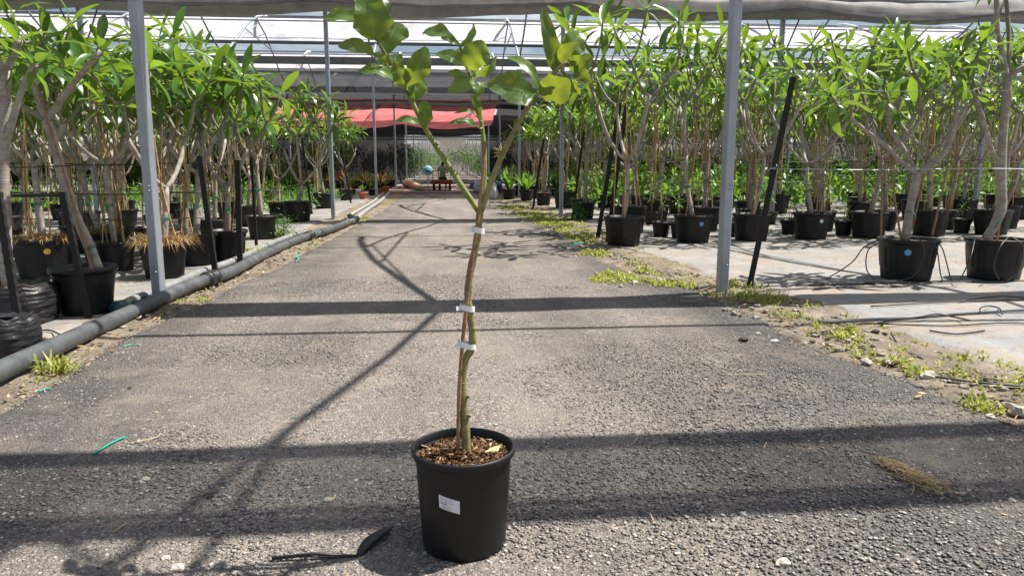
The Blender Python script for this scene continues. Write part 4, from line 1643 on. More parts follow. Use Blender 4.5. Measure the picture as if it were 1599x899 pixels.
for u in (34, 45):
    coupler(u)
m = MB()
e = pts[-1]
m.tube(smooth_path([e, e + Vector((.06, .25, 0)), e + Vector((.02, .6, .02)), e + Vector((-.1, .9, .05))], 3), .058, 12)
m.build('elbow', PIPE, pp)
pp2 = empty('irrigation_pipe', (0, 0, 0), 'second pale grey pipe lying behind the thick one, its near end capped in teal', 'pipe')
path2 = [G(u, v) for u, v in ((205, 492), (225, 480), (270, 462), (330, 433), (380, 414), (440, 384), (480, 368))]
pts2 = smooth_path([Vector((p.x - .12, p.y + .1, .05)) for p in path2], 4)
m = MB()
m.tube(pts2, .042, 12)
m.build('pipe_run', simple('pale_grey_pipe', (.2, .205, .205), .6, var=.25), pp2)
m = MB()
m.tube([pts2[0] - Vector((.0, .09, 0)), pts2[0], pts2[1]], [.056, .058, .05], 14)
m.build('end_cap', simple('teal_cap', (.01, .07, .075), .4), pp2)
pp3 = empty('irrigation_pipe', (0, 0, 0), 'short open pipe stub with a teal collar beside the steel post', 'pipe')
a = G(212, 478, .05)
m = MB()
m.tube([a, a + Vector((.05, .25, 0))], .045, 12, cap=False)
m.build('pipe_run', PIPE, pp3)
m = MB()
m.tube([a + Vector((.028, .14, 0)), a + Vector((.042, .21, 0))], .06, 14)
m.build('collar', simple('teal_collar', (.01, .07, .075), .4), pp3)
pp4 = [G(u, v) for u, v in ((600, 320), (575, 322), (560, 330), (545, 338), (525, 352))]
far = [Vector((-1.98, 16, .05)), Vector((-2.1, 19, .05)), Vector((-2.15, 23, .06)), Vector((-2.3, 27, .05)), Vector((-2.5, 32, .05))]
m = MB()
m.tube(smooth_path(far, 5), .055, 10)
tag(m.build('irrigation_pipe', simple('dusty_pipe', (.24, .24, .235), .7, var=.2)), 'dusty grey pipe continuing past the elbow towards the terracotta pots', 'pipe')
m = MB()
m.tube(smooth_path([Vector((p.x - .22, p.y - .5, .04)) for p in far], 5), .035, 10)
tag(m.build('irrigation_pipe', simple('dusty_pipe_thin', (.28, .28, .27), .7, var=.2)), 'thinner grey pipe lying alongside the dusty pipe past the elbow', 'pipe')

# drip lines on the pale cloth
rd = random.Random(5)


def drip(pts_, r, lab, grp='drip lines on the pale ground cloth', mat=TUBE):
    m = MB()
    m.tube(smooth_path([Vector(p) for p in pts_], 4), r, 7)
    tag(m.build('drip_line', mat), lab, 'drip line', grp)


LD = 'thin black drip line lying across the pale ground cloth'
GREYT = simple('grey_drip_tube', (.17, .17, .165), .6, var=.3)
drip([G(u, v, .03) for u, v in ((1280, 503), (1400, 497), (1500, 489), (1620, 482))], .014, 'grey drip pipe lying across the pale cloth in front of the front plumerias', None, GREYT)
for L_ in ([(1370, 505), (1480, 508), (1560, 504), (1640, 506)], [(1450, 516), (1490, 521), (1540, 516)], [(1360, 478), (1500, 470), (1640, 466)],
           [(1240, 446), (1340, 443), (1450, 441), (1640, 437)], [(1460, 588), (1520, 596), (1640, 606)], [(1480, 596), (1560, 604), (1660, 606)],
           [(1390, 520), (1410, 545), (1440, 560)], [(1500, 470), (1560, 462), (1620, 467)], [(1230, 448), (1260, 440), (1300, 445)],
           [(1200, 452), (1300, 449), (1400, 447)], [(1100, 460), (1180, 455), (1260, 449)]):
    drip([G(u + rd.uniform(-3, 3), v, .028) for u, v in L_], .006, LD)
for L_ in ([(1530, 487), (1532, 480), (1545, 478), (1560, 481), (1565, 490)], [(1430, 497), (1460, 490), (1485, 494), (1515, 500)]):
    drip([G(u, v, .035 + .02 * (i % 2)) for i, (u, v) in enumerate(L_)], .006, 'small loop of black drip tube rising from the grey drip pipe', 'loops of drip tube')
# tubes looping over the two front pots
for (ub, Yb, loops) in ((1413, 7.1, [[(1430, 372, -.2), (1440, 378, -.33), (1442, 400, -.34), (1425, 432, -.33), (1380, 440, -.3), (1350, 441, -.2)], [(1378, 374, -.1), (1350, 385, -.3), (1330, 410, -.32), (1290, 436, -.2)], [(1455, 374, 0), (1470, 385, -.1), (1478, 410, -.1), (1485, 438, -.15)], [(1452, 376, -.1), (1463, 390, -.2), (1468, 425, -.2), (1472, 439, -.2)], [(1380, 376, -.1), (1356, 390, -.3), (1353, 420, -.33), (1366, 437, -.32)]]),
                       (1550, 7.05, [[(1575, 370, -.2), (1562, 385, -.33), (1552, 415, -.34), (1560, 436, -.33)], [(1580, 370, -.2), (1597, 385, -.3), (1590, 420, -.33), (1570, 441, -.33)], [(1522, 374, -.1), (1516, 400, -.32), (1500, 436, -.3)]])):
    for lp in loops:
        drip([at(u, v, Yb + d_) for u, v, d_ in lp], .006, 'black drip tube looping down from the rim of a front plumeria pot', 'drip tubes looping from the front pots')
# black tubes by the near grow bags
for L_ in ([(35, 522), (60, 528), (85, 540), (110, 541)], [(40, 520), (75, 515), (100, 523), (140, 519)]):
    drip([G(u, v, .03) for u, v in L_], .006, 'thin black tube on the grey cloth beside the grow bags', 'tubes beside the grow bags')


# ------------------------------------------------------------------ leaning stakes and wires
def stake(a, b_, wd, lab, grp=None, teeth=False):
    a, b_ = Vector(a), Vector(b_)
    root = empty('plant_stake', (a.x, a.y, 0), lab, 'stake', grp)
    o = Vector((a.x, a.y, 0))
    m = MB()
    d = (b_ - a)
    t = d.normalized()
    s = t.cross(Vector((0, 1, 0))).normalized()
    f_ = s.cross(t).normalized()
    n = int(d.length / .04) if teeth else 6
    vs, fs = [], []
    for i in range(n + 1):
        c = a + d * i / n - o
        k = wd * (.5 + (.1 if teeth and i % 2 else 0))
        # L-section
        sec = [(-k, 0), (k, 0), (k, .004), (-k + .005, .004), (-k + .005, wd * .8), (-k, wd * .8)]
        for x, y in sec:
            vs.append(c + s * x + f_ * y)
    for i in range(n):
        for k in range(6):
            fs.append((i * 6 + k, i * 6 + (k + 1) % 6, i * 6 + 6 + (k + 1) % 6, i * 6 + 6 + k))
    fs += [(5, 4, 3, 2, 1, 0), tuple(n * 6 + k for k in range(6))]
    m.add(vs, fs)
    m.build('angle_bar', STAKE, root, smooth=False)
    return root


def st_px(u0, v0, u1, v1, wd, lab, dy=0, **kw):
    g = G(u0, v0)
    return stake((g.x, g.y, -.02), at(u1, v1, g.y + dy), wd, lab, **kw)


st_px(1170, 447, 1239, 120, .06, 'single black angle-iron stake leaning over beside the right steel post')
m = MB()
c = at(1206, 262, 6.98)
m.tube([c + Vector((.04 * math.cos(a) - .0, .04 * math.sin(a), .012 * math.sin(2 * a) + .03 * math.cos(a))) for a in np.linspace(0, 12.5, 26)], .004, 5)
tag(m.build('wire_knot', STEEL), 'knot of pale wire wound round the single leaning stake', 'wire')
st_px(933, 372, 968, 160, .07, 'black angle-iron stake leaning right, one of a pair by the tall plumeria', grp='pair of leaning stakes')
st_px(948, 379, 978, 165, .07, 'black angle-iron stake leaning right, one of a pair by the tall plumeria', grp='pair of leaning stakes')
st_px(893, 345, 912, 205, .05, 'thin black stake leaning beside the second roadside post')
st_px(832, 326, 849, 218, .06, 'black stake leaning before the pot marked with a red spot')
st_px(878, 322, 896, 200, .05, 'black stake leaning between the red spotted pot and roadside post')
st_px(138, 500, 96, 300, .042, 'black toothed stake leaning against the smooth black pot', teeth=True)
st_px(30, 522, -6, 300, .045, 'black toothed stake leaning against the crumpled grow bag', teeth=True)
st_px(336, 430, 311, 244, .055, 'black stake leaning left in front of the low-forked plumeria')
st_px(374, 414, 370, 250, .06, 'upright black stake touching the low-forked plumeria pot')
st_px(290 + 110, 385, 392, 245, .04, 'upright black stake behind the golden bamboo canes')
st_px(527 - 40, 336, 470, 205, .05, 'black stake leaning beside the scuffed pot')
st_px(548, 318, 532, 225, .05, 'black stake leaning at the end of the plumeria row')


def wire(a, b_, r, lab, grp, sag=.02, mat=TUBE):
    a, b_ = Vector(a), Vector(b_)
    m = MB()
    m.tube([a.lerp(b_, t) - Vector((0, 0, sag * math.sin(math.pi * t * 3) ** 2)) for t in np.linspace(0, 1, 25)], r, 5)
    tag(m.build('trellis_wire', mat), lab, 'wire', grp)


wire((3.15, 6.98, 1.16), (9.5, 7.05, 1.17), .005, 'pale steel wire stretched from the single leaning stake past the front trunks', None, .012, STEEL)
wire((3.28, 6.98, 1.93), (9.5, 7.05, 1.9), .0035, 'upper dark wire stretched from the top of the single leaning stake', None)
for z in (.95, 1.25, 1.52):
    wire((2.6, 10.75, z), (13, 11.3, z), .005, 'dark trellis wire strung along the ribbed pot row', 'wires along the ribbed pot row')
for z in (1.0, 1.3):
    wire((2.7, 13.2, z), (15, 13.4, z), .005, 'dark trellis wire strung along the second row of plumerias', 'wires along the second row')
wire((-6.2, 5.95, .96), (-2.98, 5.93, .97), .014, 'thick black rail tied across the trunks to the toothed stakes', None, .004)
wire((-6.5, 5.95, 1.2), (-2.65, 5.98, 1.2), .005, 'thin dark wire above the thick black rail', None)
for z in (.62, .9, 1.22):
    wire((-8.5, 8.35, z), (-2.66, 8.4, z), .006, 'dark trellis wire strung between the stakes in front of the low-forked plumeria', 'wires between the left stakes')
for z in (.8, 1.2):
    wire((-10, 12.0, z), (-2.7, 12.0, z), .006, 'dark trellis wire strung behind the golden canes', 'wires behind the golden canes')

# ------------------------------------------------------------------ weeds, grass, litter, stones
rngp = random.Random(21)


def blade(m, b, d, L, wd, droop):
    s = Vector((-d.y, d.x, 0))
    s = s.normalized() * wd if s.length > .01 else Vector((wd, 0, 0))
    p1 = b + d * L * .5
    p2 = b + d * L + Vector((0, 0, -droop * L))
    m.add([b - s * .6, b + s * .6, p1 + s, p1 - s, p2], [(0, 1, 2, 3), (3, 2, 4)])


def weed_tuft(m, c, n, h, spread, rd_, wd=.004, broad=False):
    for _ in range(n):
        a = rd_.random() * 6.28
        d = Vector((math.cos(a) * rd_.uniform(.2, 1), math.sin(a) * rd_.uniform(.2, 1), rd_.uniform(.5, 1.2))).normalized()
        b = c + Vector((rd_.gauss(0, spread), rd_.gauss(0, spread), 0))
        blade(m, b, d, h * rd_.uniform(.4, 1.1), wd * rd_.uniform(.7, 1.5), rd_.uniform(.1, .6))


gm = MB()
for _ in range(900):
    y = 3.0 + 32 * rngp.random() ** 1.7
    t = rngp.random()
    x = rr(y) + .02 + (MR(y) - rr(y) + .1) * t
    k = nz2(x, y, .9, 61)
    if k < -.02 and rngp.random() < .8:
        continue
    weed_tuft(gm, Vector((x, y, .0)), 9, rngp.uniform(.04, .11), .04, rngp, .006)
for _ in range(260):
    y = 3.2 + 24 * rngp.random() ** 1.3
    x = rl(y) - .03 - rngp.random() * .45
    if nz2(x, y, 1.1, 71) < .02:
        continue
    weed_tuft(gm, Vector((x, y, .0)), 9, rngp.uniform(.03, .09), .035, rngp, .0045)
# patches of weeds seen on the verge
for u, v, r_, n in ((870, 350, .38, 150), (830, 335, .42, 150), (800, 325, .45, 150), (850, 342, .4, 120), (890, 360, .3, 80), (985, 440, .12, 30), (1030, 445, .1, 16), (1150, 472, .1, 12), (1205, 474, .16, 22), (1285, 512, .1, 9), (1320, 530, .1, 14), (1355, 556, .08, 7), (1398, 568, .07, 10), (1435, 584, .06, 6), (1520, 632, .08, 7), (1240, 495, .1, 8), (930, 398, .16, 40), (960, 432, .14, 40), (1005, 425, .08, 16), (1075, 447, .05, 10), (940, 440, .1, 16), (900, 372, .25, 50), (560, 342, .2, 40), (590, 318, .3, 40), (300, 450, .12, 20), (395, 395, .2, 40), (430, 370, .3, 60)):
    c = G(u, v)
    for _ in range(n):
        nr = c.y < 7
        weed_tuft(gm, Vector((c.x + rngp.gauss(0, r_ * .55), c.y + rngp.gauss(0, r_ * .9), 0)), 8 if nr else 11, rngp.uniform(.05, .13), .04, rngp, .005 if nr else .008)
tag(gm.build('weeds', WEED, smooth=False), 'short yellow-green weeds sprouting along both verges of the asphalt', 'weeds', kind='stuff')

# bigger weed plants, one by one
for u, v, n, h, lab in ((92, 583, 30, .245, 'yellow-green grass clump arching over the thick pipe'), (1160, 466, 60, .15, 'low green weed clump at the foot of the right steel post'), (1205, 470, 70, .14, 'broad green weed patch beside the leaning stake foot'),
                        (1325, 520, 36, .12, 'yellow-green weed clump on the crumbled asphalt edge by the grey drip pipe'), (1405, 552, 22, .12, 'bright grass tuft at the edge of the pale cloth'), (1425, 580, 18, .1, 'grass tuft beside the pale stones at the cloth edge'), (1535, 640, 30, .11, 'low weeds among the pale stones at the asphalt edge'),
                        (320, 470, 20, .09, 'small grass tuft under the pipe coupler'), (285, 445, 30, .12, 'green weeds behind the pipe at the steel post foot'), (900, 345, 80, .45, 'knee-high leafy weed at the second roadside post'), (438, 372, 90, .38, 'leafy green weed growing beside the golden bamboo pot'), (395, 398, 60, .2, 'green weed patch in front of the golden bamboo pot'), (1072, 449, 14, .09, 'small green tuft on the dirt between asphalt and pale cloth')):
    c = G(u, v)
    m = MB()
    q = random.Random(u)
    if h < .25:
        weed_tuft(m, Vector((0, 0, -.01)), n * 2, h, .02 + h * .3 * (n > 40) + .015, q, .006)
    else:
        for _ in range(n * 5):
            p = Vector((q.gauss(0, .13), q.gauss(0, .13), abs(q.gauss(0, .5)) * h))
            d = Vector((q.uniform(-1, 1), q.uniform(-1, 1), q.uniform(-.1, .8))).normalized()
            blade(m, p, d, .06, .014, .3)
        for _ in range(12):
            m.tube([(q.gauss(0, .05), q.gauss(0, .05), 0), (q.gauss(0, .1), q.gauss(0, .1), h * .5), (q.gauss(0, .14), q.gauss(0, .14), h)], .003, 4)
    o = m.build('weed', WEED if h < .25 else LOWLEAF, smooth=False)
    o.location = (c.x, c.y, .005)
    tag(o, lab, 'weed')

# dry leaf and straw litter on the verges
lm = MB()
for _ in range(1100):
    y = 2.9 + 16 * rngp.random() ** 1.8
    if rngp.random() < .5:
        x = rl(y) + rngp.gauss(-.08, .12)
    else:
        x = rr(y) + rngp.gauss(.12, .2)
    c = Vector((x, y, .02 + .01 * rngp.random()))
    L = rngp.uniform(.008, .034)
    a = rngp.random() * 6.28
    d = Vector((math.cos(a), math.sin(a), rngp.uniform(-.2, .3)))
    s = Vector((-d.y, d.x, rngp.uniform(-.3, .3))) * rngp.choice([.08, .1, .35, .4])
    lm.add([c - d * L, c - s * L, c + d * L + Vector((0, 0, .006)), c + s * L + Vector((0, 0, .004))], [(0, 1, 2, 3)])
for _ in range(420):
    y = 2.0 + 11 * rngp.random() ** 1.6
    x = rl(y) + (rr(y) - rl(y)) * rngp.random()
    c = Vector((x, y, .016))
    L = rngp.uniform(.005, .016)
    a = rngp.random() * 6.28
    d = Vector((math.cos(a), math.sin(a), 0))
    s = Vector((-d.y, d.x, 0)) * rngp.choice([.06, .1, .3])
    lm.add([c - d * L, c - s * L, c + d * L + Vector((0, 0, .003)), c + s * L], [(0, 1, 2, 3)])
for _ in range(1500):
    if rngp.random() < .75:
        x, y = rngp.uniform(3.0, 9.0), 3.2 + 7 * rngp.random() ** 1.2
        if x < MR(y) + .1:
            continue
    else:
        x, y = rngp.uniform(-7, -2.8), rngp.uniform(4, 11)
    if nz2(x, y, 1.3, 91) < -.05:
        continue
    c = Vector((x, y, .036))
    L = rngp.uniform(.006, .03)
    a = rngp.random() * 6.28
    d = Vector((math.cos(a), math.sin(a), rngp.uniform(-.1, .2)))
    s = Vector((-d.y, d.x, rngp.uniform(-.2, .2))) * rngp.choice([.06, .1, .35])
    lm.add([c - d * L, c - s * L, c + d * L + Vector((0, 0, .004)), c + s * L], [(0, 1, 2, 3)])
tag(lm.build('leaf_litter', DRYLEAF, smooth=False), 'bits of dry leaf and straw littering the asphalt and its verges', 'litter', kind='stuff')

# crumbled verge stones (uncountable) plus single stones
v1, f1 = chips(3000, (-1, 12), .006, .032, rng, xr=lambda y, t: rr(y) + .05 + .65 * t, zoff=.008, pw=1.5)
v2, f2 = chips(1500, (-1, 12), .005, .025, rng, xr=lambda y, t: rl(y) - .02 - .42 * t, zoff=.008, pw=1.4)
tag(link('verge_rubble', np_mesh('verge_rubble', np.concatenate([v1, v2]), np.concatenate([f1, f2 + len(v1)]), island_mat('rubble', [(0, (.1, .085, .07)), (.6, (.26, .22, .17)), (1, (.5, .46, .4))], .95, .2))), 'crumbled asphalt, clods and small stones along the verges', 'rubble', kind='stuff')


def stone(u, v, wpx, lab, grp, mat=STONE, flat=.45, seed=0):
    g = G(u, v)
    dist = math.hypot(g.y, CAMH)
    r = wpx / 2 * dist / F
    m = MB()
    q = Vector((seed * 3.1, seed * 1.7, seed))
    n1, n2 = 6, 9
    vs = []
    for i in range(n1 + 1):
        th = math.pi * i / n1
        for k in range(n2):
            ph = 6.283 * k / n2
            d = Vector((math.sin(th) * math.cos(ph), math.sin(th) * math.sin(ph), math.cos(th)))
            rr2 = 1 + .5 * noise.noise(d * 1.2 + q) + .22 * noise.noise(d * 3.1 + q)
            vs.append((d.x * r * rr2, d.y * r * rr2 * .8, max(d.z, -.5) * r * rr2 * flat))
    m.add(vs, [(i * n2 + k, i * n2 + (k + 1) % n2, (i + 1) * n2 + (k + 1) % n2, (i + 1) * n2 + k) for i in range(n1) for k in range(n2)])
    o = m.build('stone', mat, smooth=False)
    o.location = (g.x, g.y, .01 + r * flat * .4)
    o.rotation_euler.z = seed
    tag(o, lab, 'stone', grp)


PALE = 'small pale stone lying on the bare asphalt'
for i, (u, v, wd) in enumerate(((272, 702, 13), (226, 754, 16), (210, 749, 8), (150, 737, 8), (512, 786, 18), (260, 876, 14), (278, 892, 22), (1222, 884, 26), (1160, 806, 12), (1021, 821, 9), (1146, 738, 7), (1322, 846, 10), (1556, 853, 15), (1210, 537, 18), (1183, 524, 12), (1372, 700, 8), (1512, 667, 14), (1545, 690, 10), (266, 710, 6), (556, 754, 8), (430, 780, 7), (138, 765, 7), (20, 812, 7), (1360, 880, 8), (605, 740, 10), (1256, 538, 8), (1580, 786, 14))):
    stone(u, v, wd, PALE, 'pale stones on the asphalt', seed=i)
for i, (u, v, wd) in enumerate(((1450, 593, 26), (1440, 608, 16), (1505, 610, 20), (1530, 622, 14), (1565, 612, 18), (1590, 650, 34), (1575, 640, 22), (1310, 550, 18), (1352, 570, 22), (1150, 494, 20), (1135, 488, 14), (1545, 655, 16), (1480, 600, 12), (1180, 500, 14), (990, 445, 14), (970, 450, 10), (1030, 440, 10))):
    stone(u, v, wd, 'chalky stone half buried in the weedy verge beside the pale cloth', 'chalky stones in the verge', seed=i + 40, flat=.6)
for i, (u, v, wd) in enumerate(((328, 781, 10), (203, 610, 9), (1367, 522, 14), (1398, 571, 14), (1160, 535, 16))):
    stone(u, v, wd, 'dark brown clod lying loose on the ground', 'dark clods on the ground', CHARCLAY, .6, i + 70)


# turquoise plastic bits
def ribbon(px, r, lab, grp=None, mat=GREENSTRAW, name='plastic_strip', cat='plastic strip', flat=.5):
    m = MB()
    m.tube(smooth_path([G(u, v, .02) for u, v in px], 4), r, 6, flat=flat)
    tag(m.build(name, mat), lab, cat, grp)


ribbon([(146, 708), (160, 699), (172, 692), (195, 681)], .0055, 'long turquoise plastic tie lying on the sunlit asphalt')
ribbon([(60, 610), (70, 607), (79, 606)], .006, 'short turquoise plastic tie at the asphalt edge near the grass clump')
ribbon([(455, 651), (464, 650)], .004, 'tiny turquoise scrap on the beam shadow')
ribbon([(192, 541), (205, 538), (218, 538)], .006, 'pale turquoise scrap near the thick pipe')
ribbon([(462, 408), (466, 404), (462, 400), (468, 398)], .012, 'crumpled turquoise string on the asphalt by the pipe')
ribbon([(888, 383), (900, 380), (912, 379)], .015, 'pale blue plastic scrap at the weedy road edge')
TWIG = simple('straw_twig', (.48, .36, .2), .8, var=.2)
for i, px in enumerate(([(177, 830), (187, 823), (197, 816)], [(985, 694), (992, 688), (997, 680)], [(1134, 585), (1165, 584), (1195, 584)], [(520, 780), (524, 772)], [(1325, 660), (1345, 662), (1385, 664)], [(425, 460), (450, 461), (480, 458)], [(1015, 800), (1020, 812)], [(690, 862), (688, 852)], [(760, 560), (772, 553), (780, 555)], [(1192, 700), (1197, 690)], [(210, 690), (245, 682), (250, 676)])):
    ribbon(px, .0022, 'thin straw-coloured twig lying on the asphalt', 'straw twigs on the asphalt', TWIG, 'twig', 'twig', 1)
# tuft of dry straw
g = G(1415, 750)
m = MB()
q = random.Random(2)
ga, gb = G(1378, 728) - g, G(1462, 774) - g
for _ in range(170):
    t = q.random()
    sp_ = .012 + .02 * t
    c = ga.lerp(gb, t) + Vector((q.gauss(0, sp_), q.gauss(0, sp_), .008 + .025 * q.random()))
    d = ((gb - ga).normalized() + Vector((q.gauss(0, .4), q.gauss(0, .4), q.uniform(-.1, .3)))).normalized()
    L = q.uniform(.04, .13)
    m.tube([c - d * L * .5, c + Vector((q.gauss(0, .006), q.gauss(0, .006), .006)), c + d * L * .5], .0014, 4)
o = m.build('straw_tuft', TWIG)
o.location = (g.x, g.y, .008)
tag(o, 'matted tuft of dry straw lying on the shaded asphalt', 'straw')

# ------------------------------------------------------------------ far planting
def leaf_cloud(name, pts_, L, mat, seed, wd=.35):
    rg_ = np.random.default_rng(seed)
    P = np.array(pts_, float)
    n = len(P)
    a = rg_.random(n) * 6.283
    el = rg_.normal(.4, .6, n)
    d = np.stack([np.cos(a) * np.cos(el), np.sin(a) * np.cos(el), np.sin(el)], -1)
    s = np.stack([-np.sin(a), np.cos(a), rg_.normal(0, .4, n)], -1) * wd * .5
    LL = (L * (.6 + .8 * rg_.random(n)))[:, None]
    V = np.stack([P, P + (d * .5 + s) * LL, P + d * LL, P + (d * .5 - s) * LL], 1).reshape(-1, 3)
    return np_mesh(name, V, np.arange(4 * n).reshape(-1, 4), mat)


def shrub(loc, w_, h, seed, label, group, mat=HEDGE, n=700, L=.16, trunk=True, cat='shrub', name='shrub', base=.0):
    q = np.random.default_rng(seed)
    root = empty(name, loc, label, cat, group)
    blobs = [(q.normal(0, w_ * .28), q.normal(0, w_ * .28), base + (h - base) * (.3 + .6 * q.random()), w_ * (.22 + .2 * q.random())) for _ in range(9)]
    pts_ = []
    for _ in range(n):
        bx_, by_, bz_, br2 = blobs[q.integers(9)]
        d = q.normal(0, 1, 3)
        d /= np.linalg.norm(d)
        r_ = br2 * q.random() ** .4
        pts_.append((bx_ + d[0] * r_, by_ + d[1] * r_, max(.05, bz_ + d[2] * r_ * 1.1)))
    link('foliage', leaf_cloud('foliage', pts_, L, mat, seed), root)
    if trunk:
        m = MB()
        for k in range(4):
            b0 = blobs[k]
            m.tube([(b0[0] * .1, b0[1] * .1, 0), (b0[0] * .5, b0[1] * .5, b0[2] * .5), (b0[0], b0[1], b0[2])], [.03, .02, .01], 5)
        m.build('stem', PBARK, root)
    return root


rd = random.Random(15)
# bushes behind the black screen and at the far ends
for i in range(16):
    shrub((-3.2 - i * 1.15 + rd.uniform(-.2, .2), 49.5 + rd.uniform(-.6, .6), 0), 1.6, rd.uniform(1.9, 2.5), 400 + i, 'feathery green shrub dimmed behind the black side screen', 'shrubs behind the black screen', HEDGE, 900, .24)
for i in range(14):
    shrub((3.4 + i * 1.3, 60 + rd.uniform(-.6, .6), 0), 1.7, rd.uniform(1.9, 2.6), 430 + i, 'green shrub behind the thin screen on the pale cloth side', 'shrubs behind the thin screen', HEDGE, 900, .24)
for i, (u, Y, h, w_) in enumerate(((650, 88, 2.7, 3.4), (668, 96, 2.6, 3), (730, 90, 3.1, 4.2), (752, 86, 2.6, 3.2), (700, 104, 2.5, 3.5), (715, 100, 2.7, 3.6), (632, 80, 2.5, 3), (770, 82, 2.6, 3), (640, 70, 2.3, 2), (775, 72, 2.2, 2))):
    c = at(u, 290, Y)
    shrub((c.x, Y, 0), w_, h, 460 + i, 'tall leafy bush at the far end of the road behind the cart', 'bushes at the far end', HEDGE if i % 3 else LOWLEAF, 900, .26, base=.9)
for i in range(9):
    for sx in (-1, 1):
        shrub((sx * (3.2 + rd.uniform(0, .5)), 62 + i * 4.5, 0), 1.3, rd.uniform(1.4, 2.2), 490 + i + (20 if sx > 0 else 0), 'low green bush beside the far stretch of road', 'bushes along the far road', HEDGE, 350, .2)


# strap-leaved plants
def strap_plant(loc, seed, h, n, label, group, mat, potm=MIDPOT, wd=.05, name='strap_leaf_plant', arch=.5, potmat=None):
    q = random.Random(seed)
    root = empty(name, loc, label, 'potted plant', group)
    zb = .3
    link('pot', potm, root)
    m = MB()
    for _ in range(n):
        a = q.random() * 6.28
        lean = q.uniform(.15, 1.0)
        d = Vector((math.cos(a) * lean, math.sin(a) * lean, 1)).normalized()
        L = h * q.uniform(.6, 1.1)
        s = Vector((-math.sin(a), math.cos(a), 0)) * wd * q.uniform(.7, 1.2)
        P = [Vector((0, 0, zb)) + d * L * t + Vector((math.cos(a), math.sin(a), -1)) * (arch * L * .5 * t * t * lean) for t in (0, .3, .6, .85, 1)]
        ws = (.3, .7, 1, .65, .05)
        vs = []
        for p, w2 in zip(P, ws):
            vs += [p - s * w2, p + s * w2]
        m.add(vs, [(2 * i, 2 * i + 1, 2 * i + 3, 2 * i + 2) for i in range(4)])
    m.build('foliage', mat, root)
    return root


for i, (u, v, h) in enumerate(((795, 312, .95), (822, 314, .85), (812, 306, .9), (770, 305, .8), (842, 308, .8), (868, 306, .8))):
    g = G(u, v)
    strap_plant((g.x, g.y, .01), 600 + i, h, 26, 'dark green broad strap-leaved plant in a black pot by the weedy road edge', 'strap-leaved plants by the road', LOWLEAF, MIDPOT, .05)
rd = random.Random(31)
k = 0
for Y in (35.5, 38.5, 41.5):
    for i in range(9):
        strap_plant((-3.1 - i * .85 + rd.uniform(-.1, .1), Y + rd.uniform(-.3, .3), .01), 640 + k, .75, 20, 'orange-leaved spiky plant in a dark pot in front of the black screen', 'orange-leaved pots', ORANGE if rd.random() < .45 else LOWLEAF, MIDPOT, .03, 'spiky_plant', .8)
        k += 1
for i in range(8):
    strap_plant((-3.0 - i * .8, 29.3 + rd.uniform(-.3, .3), .01), 700 + i, .5, 26, 'low grassy green plant in a small pot beside the far pipe', 'low grassy pots', LOWLEAF, SMALLPOT, .018, 'grassy_plant', .9)
# terracotta pots near the far left edge of the road
TPOT = pot_mesh('pot', .15, .11, .24, 0, TERRA)
for i, (u, v) in enumerate(((572, 312), (607, 300), (598, 303))):
    g = G(u, v)
    strap_plant((g.x - .1, g.y, .01), 720 + i, .3, 14, 'little green plant in a terracotta pot beside the far pipe', 'terracotta pots by the far pipe', LOWLEAF, TPOT, .02, 'terracotta_pot_plant', .8)

# green low planting among the rear rows (uncountable leaves)
pts_ = []
rg = np.random.default_rng(3)
for _ in range(16000):
    x = rg.uniform(4, 26)
    y = rg.uniform(19, 36)
    h = 1.25 * (.5 + .5 * nz2(x, y, .9, 5)) + .2
    pts_.append((x, y, .1 + abs(rg.normal(0, .5)) * h))
tag(link('ground_cover', leaf_cloud('ground_cover', pts_, .3, LOWLEAF, 5, .3)), 'mass of bright green leafy plants growing among the rear plumeria rows', 'ground cover', kind='stuff')
pts_ = []
for _ in range(9000):
    x = -rg.uniform(3.4, 20)
    y = rg.uniform(17, 27)
    h = .7 * (.5 + .5 * nz2(x, y, .9, 5)) + .1
    pts_.append((x, y, .05 + abs(rg.normal(0, .5)) * h))
tag(link('ground_cover', leaf_cloud('ground_cover', pts_, .22, LOWLEAF, 6, .16)), 'mass of grassy green plants growing behind the rows at the pipe side', 'ground cover', kind='stuff')

# ------------------------------------------------------------------ far cart, person and odds and ends
cg = G(690, 298)
cart = empty('flatbed_cart', (cg.x, cg.y, 0), 'red flatbed cart with yellow rails and green trays, far down the road', 'cart')


def part(name, fn, mat, parent, smooth=False):
    m = MB()
    fn(m)
    return m.build(name, mat, parent, smooth)


part('deck', lambda m: m.box((-.48, -.1, .34), (.48, 1.5, .42)), REDP, cart)
part('side_board', lambda m: (m.box((-.5, -.13, .3), (.5, -.105, .46)), m.box((-.505, -.1, .3), (-.482, 1.5, .46)), m.box((.482, -.1, .3), (.505, 1.5, .46))), REDP, cart)
part('tray', lambda m: m.box((-.46, -.08, .425), (.46, .5, .5)), simple('green_tray', (.12, .22, .03), .6), cart)
for x in (-.42, .42, .12, -.16):
    part('rail_post', lambda m: m.tube([(x, .62, .42), (x, .62, .95)], .022, 6), YELP, cart)
part('rail', lambda m: (m.tube([(-.42, .62, .93), (.42, .62, .93)], .02, 6), m.tube([(-.42, .62, .68), (.42, .62, .68)], .016, 6)), YELP, cart)
for x, y in ((-.38, .12), (.38, .12), (-.1, .15), (.38, 1.25), (-.38, 1.25)):
    wh = part('wheel', lambda m: m.tube([(x - .05, y, .16), (x - .04, y, .16), (x + .04, y, .16), (x + .05, y, .16)], [.13, .16, .16, .13], 16), RUBBER, cart)
    part('rim', lambda m: m.tube([(x - .055, y, .16), (x + .055, y, .16)], .07, 12), YELP, wh)
